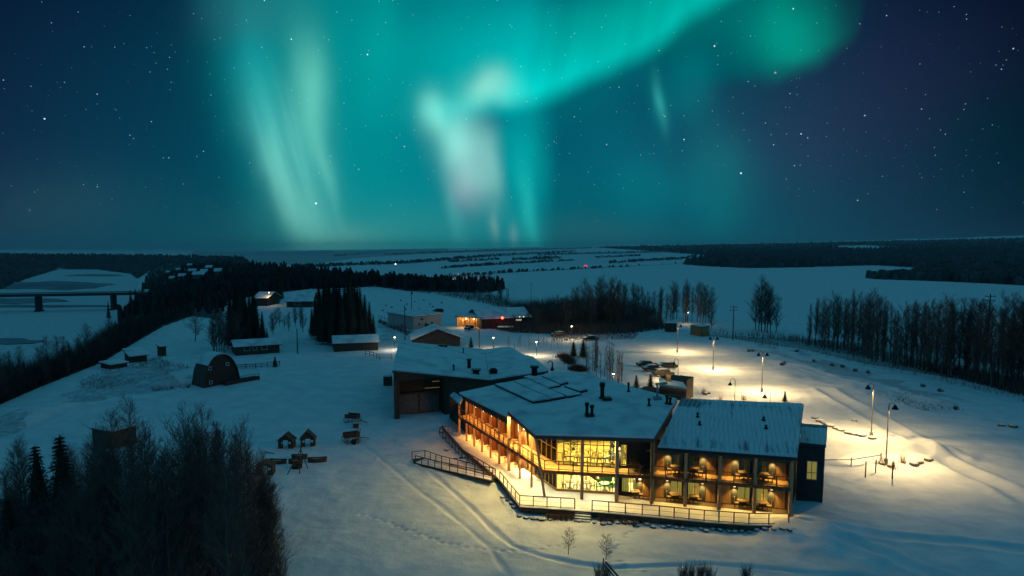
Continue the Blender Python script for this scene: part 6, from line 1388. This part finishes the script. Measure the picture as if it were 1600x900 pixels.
row([(425,520),(440,515),(475,515)], 12, [(425,478),(445,486),(475,470)], BT, 13, 'bare tree in the yard between the spruce clumps', 'bare trees between the spruce clumps', 14, 1.1)
row([(328,548),(350,550),(372,548)], 9, [(328,500),(350,490),(372,490)], BT, 13, 'bare tree left of the tall spruces near the barn', 'bare trees near the barn', 5, 1.1)
g, s = fit(9, 305, 533, 492); put(BW[0], g, (s*1.4, s*1.4, s), 'wide bare tree alone left of the farmhouse', 'wide trees near the farm'); g, s = fit(9, 1112, 514, 494); put(BW[1], g, (s*1.3, s*1.3, s), 'low wide leaning bare tree beside the kiosks', 'wide trees near the farm')
# spruce clumps
random.seed(9)
for i, (x, base, tpy) in enumerate([(370,540,424),(361,538,450),(383,541,432),(392,542,455),(402,543,468),(411,544,485),(377,545,440),(390,546,478),(366,544,470),(405,546,500),(418,545,512),(398,535,445)]):
    g, s = fit(16, x, base, tpy); lb = {0: 'tallest dark spruce of the clump beside the farmhouse', 10: 'shortest spruce at the right end of the farmhouse clump'}.get(i, 'dark spruce packed in the clump beside the farmhouse'); put(SPR[i % 3], g, (s*.8, s*.8, s), lb, 'spruces beside the farmhouse')
cl = [(494,528,462),(500,530,440),(508,532,428),(516,533,432),(524,534,428),(532,534,436),(540,535,440),(549,536,416),(556,536,440),(564,536,448),(571,536,458),(578,535,470),(584,535,490),(504,538,470),(520,540,455),(536,541,460),(552,541,465),(566,541,480),(488,524,480),(512,528,440),(528,528,440),(560,530,446),(545,530,440)]
for i, (x, base, tpy) in enumerate(cl):
    g, s = fit(16, x, base, tpy); lb = {7: 'tall narrow spruce tip rising above the big clump', 12: 'lowest spruce at the right end of the big clump', 18: 'spruce at the left end of the big clump'}.get(i, 'dark spruce packed in the big clump behind the long shed'); put(SPR[(i+1) % 3], g, (s*.85, s*.85, s), lb, 'spruces of the big clump')
for x, base, tpy, lb in ((438,470,414,'dark far spruce between the two clumps'),(433,470,425,'left companion of the far spruce between the clumps'),(170,498,470,'dark spruce on the slope below the bridge, left of three'),(205,486,452,'dark spruce at the end of the bridge'),(213,488,450,'right dark spruce at the end of the bridge'),(510,450,415,'slim distant spruce tip beyond the big clump')):
    g, s = fit(16, x, base, tpy); put(SPR[0], g, (s*.8, s*.8, s), lb, 'scattered far spruces')
# small planted trees
for x, base, tpy, k, lb in ((896,558,531,0,'small spruce on the lit road side, left and browner of two'),(911,560,528,1,'small spruce on the lit road side, right of two'),(994,610,585,0,'little spruce left of the pavilion'),(1016,613,583,1,'little spruce in the planter beside the pavilion'),(1226,628,611,0,'little spruce right of the short path lamp'),(736,545,526,1,'little spruce behind the hall roof'),(430,573,556,0,'little conifer at the right end of the dark fence')):
    g, s = fit(3.2, x, base, tpy); put(SS[k], g, s, lb, 'small planted spruces')
random.seed(3)
for i in range(30):
    x = random.uniform(915, 974); base = np.interp(x, [915, 974], [583, 604])+random.uniform(-14, 4); g, s = fit(6, x, base, base-random.uniform(36, 52)); put(BS[i % 2], g, (s*.9, s*.9, s), 'slim birch sapling in the planted stand above the lodge roof', 'birch saplings behind the lodge')
for i in range(26):
    x = random.uniform(770, 905); base = np.interp(x, [770, 905], [545, 541])+random.uniform(-5, 4); g, s = fit(6, x, base, base-random.uniform(10, 19)); put(BS[i % 2], g, (s, s, s), 'thin roadside sapling in the row along the lit road', 'saplings along the lit road')
for x, base, tpy, lb in ((888,866,828,'young bare tree in front of the deck, left and smaller'),(947,874,836,'young bare tree in front of the deck, right and wider')):
    g, s = fit(9, x, base, tpy); put(BW[1 if x < 900 else 0], g, (s*1.15, s*1.15, s), lb, 'young bare trees in front of the deck')
# brush strips
brush('brush', [(1100,520),(1250,538),(1350,560),(1480,588),(1620,625),(1620,603),(1480,572),(1350,545),(1250,528)], 7000, 3.2, w=.05, label='dense dark brush at the foot of the right tree row')
brush('brush', [(1110,522),(1240,548),(1360,574),(1480,598),(1620,634),(1620,626),(1480,590),(1360,566),(1240,542)], 1500, 1.4, w=.03, label='sparse twigs along the fence on the right')
brush('brush', [(765,500),(870,500),(1000,500),(1035,508),(1040,514),(980,522),(900,524),(800,520),(755,512)], 9000, 4.0, w=.06, label='dark brush under the wood behind the lit road')
brush('brush', [(800,484),(900,470),(950,470),(1030,490),(1035,505),(900,510),(800,505)], 7000, 6.0, w=.07, label='dark upper brush of the wood behind the lit road')
brush('brush', [(592,449),(700,452),(780,462),(800,476),(860,492),(780,480),(700,464)], 2500, 3.5, w=.06, label='brush strip along the far side of the field')
brush('brush', [(592,500),(645,522),(640,526),(590,505)], 500, 1.6, w=.05, label='brush line by the pale building')
brush('brush', [(120,600),(175,572),(250,560),(300,575),(250,590),(160,612)], 900, 1.0, w=.04, spread=.8, label='tangle of dead stems on the mounds near the sheds')
brush('brush', [(230,604),(300,590),(300,606),(240,612)], 500, .9, w=.04, spread=.8, label='tangle of dead stems left of the barn')
brush('brush', [(1310,606),(1390,626),(1440,642),(1510,642),(1440,628),(1380,610),(1320,600)], 420, .7, w=.04, spread=.8, label='dry stems in a line on the snow at right')
brush('brush', [(862,534),(990,530),(1000,522),(930,522),(862,526)], 1200, 1.2, w=.04, label='low brush on the verge behind the lit road')

# small dark bales and shrubs dotted over the snow
random.seed(12)
for i, (px, py) in enumerate([(603,478),(612,481),(626,470),(636,476),(648,472),(655,484),(662,470),(672,476),(676,480),(690,474),(634,484),(598,486)]+[(1272,566),(1300,572),(1316,574),(1336,580),(1356,583),(1225,567),(1222,571),(1442,604),(1469,612),(1494,640),(1245,550),(1170,549),(1176,549)]):
    mb = MB(); tuft(mb, Vector((0, 0, -.05)), 60, .9, .5, .05); o = mb.build('small_shrub', 'twig'); o.location = G(px, py); tag(o, 'small dark shrub on the open field beyond the pale building' if i < 12 else 'small dark shrub poking through snow right of the car park', 'shrub', 'shrubs in the far field' if i < 12 else 'shrubs right of the car park')

# ------------------------------------------------------------------ far woods as masses
def wood_mass(name, polys, n, hmin, hmax, m, label, wk=.28, rag=False, skip=()):
    V_, F_ = [], []
    allx = [p[0] for q in polys for p in q]; ally = [p[1] for q in polys for p in q]; per = max(1, n)
    cnt = 0
    for poly in polys:
        xs = [p[0] for p in poly]; ys = [p[1] for p in poly]; area = abs(sum(poly[i][0]*poly[(i+1) % len(poly)][1]-poly[(i+1) % len(poly)][0]*poly[i][1] for i in range(len(poly))))/2
        k = int(n*area/sum(abs(sum(q[i][0]*q[(i+1) % len(q)][1]-q[(i+1) % len(q)][0]*q[i][1] for i in range(len(q))))/2 for q in polys))+8
        px = rng.uniform(min(xs), max(xs), k*6); py = rng.uniform(min(ys), max(ys), k*6); ok = inpoly(px, py, poly)
        for s in skip: ok &= ~inpoly(px, py, s)
        px = px[ok][:k]; py = py[ok][:k]
        a = (px-800)/F; b = (491-py)/F; dx_, dy_, dz_ = a, CP+b*SP, -SP+b*CP
        T = np.geomspace(90, 7500, 520); hit = np.full(len(px), np.nan); left = np.arange(len(px))
        for t in T:
            if not len(left): break
            z = th(dx_[left]*t, dy_[left]*t, False); nw = H+dz_[left]*t < z; hit[left[nw]] = t; left = left[~nw]
        g = ~np.isnan(hit); X = dx_[g]*hit[g]; Y = dy_[g]*hit[g]; Z = th(X, Y, False); D = hit[g]
        if name == 'slope_forest': k_ = (D > 270) & (rng.random(len(D)) < np.clip((D-250)/200, 0, 1)); X, Y, Z, D = X[k_], Y[k_], Z[k_], D[k_]
        hh = rng.uniform(hmin, hmax, len(X))*(1+.25*rng.random(len(X))**4); w = hh*wk*rng.uniform(.6, 1.3, len(X))*(np.clip(D/420, .22, 1) if name == 'slope_forest' else 1); ang = rng.uniform(0, 6.28, len(X))
        for x, y, z, h_, w_, a_ in zip(X, Y, Z, hh, w, ang):
            q = len(V_); k1 = random.uniform(.25, .5)
            for i in range(5):
                r = w_*random.uniform(.7, 1.2); V_.append((x+r*math.cos(a_+i*1.2566), y+r*math.sin(a_+i*1.2566), z-1)); 
            for i in range(5):
                r = w_*random.uniform(.35, .85); V_.append((x+r*math.cos(a_+i*1.2566+.6), y+r*math.sin(a_+i*1.2566+.6), z+h_*(random.uniform(.55, 1.05) if rag else random.uniform(.45, .8))))
            V_.append((x+random.uniform(-.3, .3), y, z+h_*(.85 if rag else 1)))
            for i in range(5): j = (i+1) % 5; F_.append((q+i, q+j, q+5+i)); F_.append((q+j, q+5+j, q+5+i)); F_.append((q+5+i, q+5+j, q+10))
    me = bpy.data.meshes.new(name); me.from_pydata(V_, [], F_); me.materials.append(M[m]); o = bpy.data.objects.new(name, me); COL.objects.link(o); o['kind'] = 'stuff'; o['label'] = label; return o
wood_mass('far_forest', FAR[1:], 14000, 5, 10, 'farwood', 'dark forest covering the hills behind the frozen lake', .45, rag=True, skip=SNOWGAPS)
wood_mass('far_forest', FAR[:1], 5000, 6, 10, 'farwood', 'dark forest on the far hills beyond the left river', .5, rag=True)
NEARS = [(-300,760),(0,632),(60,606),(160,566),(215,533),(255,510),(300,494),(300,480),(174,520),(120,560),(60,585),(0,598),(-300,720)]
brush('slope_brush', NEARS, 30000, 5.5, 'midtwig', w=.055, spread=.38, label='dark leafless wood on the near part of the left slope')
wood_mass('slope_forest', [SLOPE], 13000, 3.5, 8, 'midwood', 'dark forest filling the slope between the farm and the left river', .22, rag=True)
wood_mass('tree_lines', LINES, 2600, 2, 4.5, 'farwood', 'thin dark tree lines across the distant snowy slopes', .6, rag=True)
# bare trees along the top of the wooded slope
random.seed(33)
crest = [(0,634),(60,610),(120,590),(160,568),(215,534),(255,512),(300,497),(340,497)]
for i in range(62):
    x = random.uniform(-10, 345); base = float(np.interp(x, [p[0] for p in crest], [p[1] for p in crest]))-random.uniform(2, 40); D_ = float(np.interp(base, [440, 500, 560, 630], [500, 270, 165, 115])); g, s = fit(13, x, base, base-random.uniform(3.5, 6.5)*F/D_); put(BT[i % 5], g, (s*1.3, s*1.3, s), 'bare tree along the top of the wooded slope above the left river', 'trees at the top of the wooded slope')
for pr in BT+BW+BF+BS+SPR+SS+[SN]:
    if pr.name not in protos_used: raise RuntimeError('unused '+pr.name)

# ------------------------------------------------------------------ cold haze over the far valley
mb = MB(); mb.prism([(-9000, 420, 120), (9000, 420, 120), (16000, 12000, 120), (-16000, 12000, 120)][::1], (0, 0, -300))
hm, hnt = newmat('valley_haze'); ho = N(hnt, 'ShaderNodeOutputMaterial'); hv = N(hnt, 'ShaderNodeVolumePrincipled'); hv.inputs['Color'].default_value = (.8, .9, 1, 1); hv.inputs['Density'].default_value = .00007; hv.inputs['Anisotropy'].default_value = 0.0; hnt.links.new(hv.outputs[0], ho.inputs['Volume'])
hz_ = mb.build('haze', hm); hz_['kind'] = 'stuff'; hz_['label'] = 'thin cold haze over the far valley'

# ------------------------------------------------------------------ render settings
scene.render.engine = 'CYCLES'
cy = scene.cycles; cy.use_denoising = True; cy.denoiser = 'OPENIMAGEDENOISE'; cy.max_bounces = 5; cy.diffuse_bounces = 3; cy.glossy_bounces = 2; cy.transparent_max_bounces = 12; cy.transmission_bounces = 3
cy.sample_clamp_indirect = 4; cy.volume_bounces = 0; hm.cycles.homogeneous_volume = True; cy.sample_clamp_direct = 0; cy.use_light_tree = True; cy.caustics_reflective = False; cy.caustics_refractive = False
scene.view_settings.view_transform = 'Standard'; scene.view_settings.look = 'None'; scene.view_settings.exposure = 0; scene.view_settings.gamma = 1
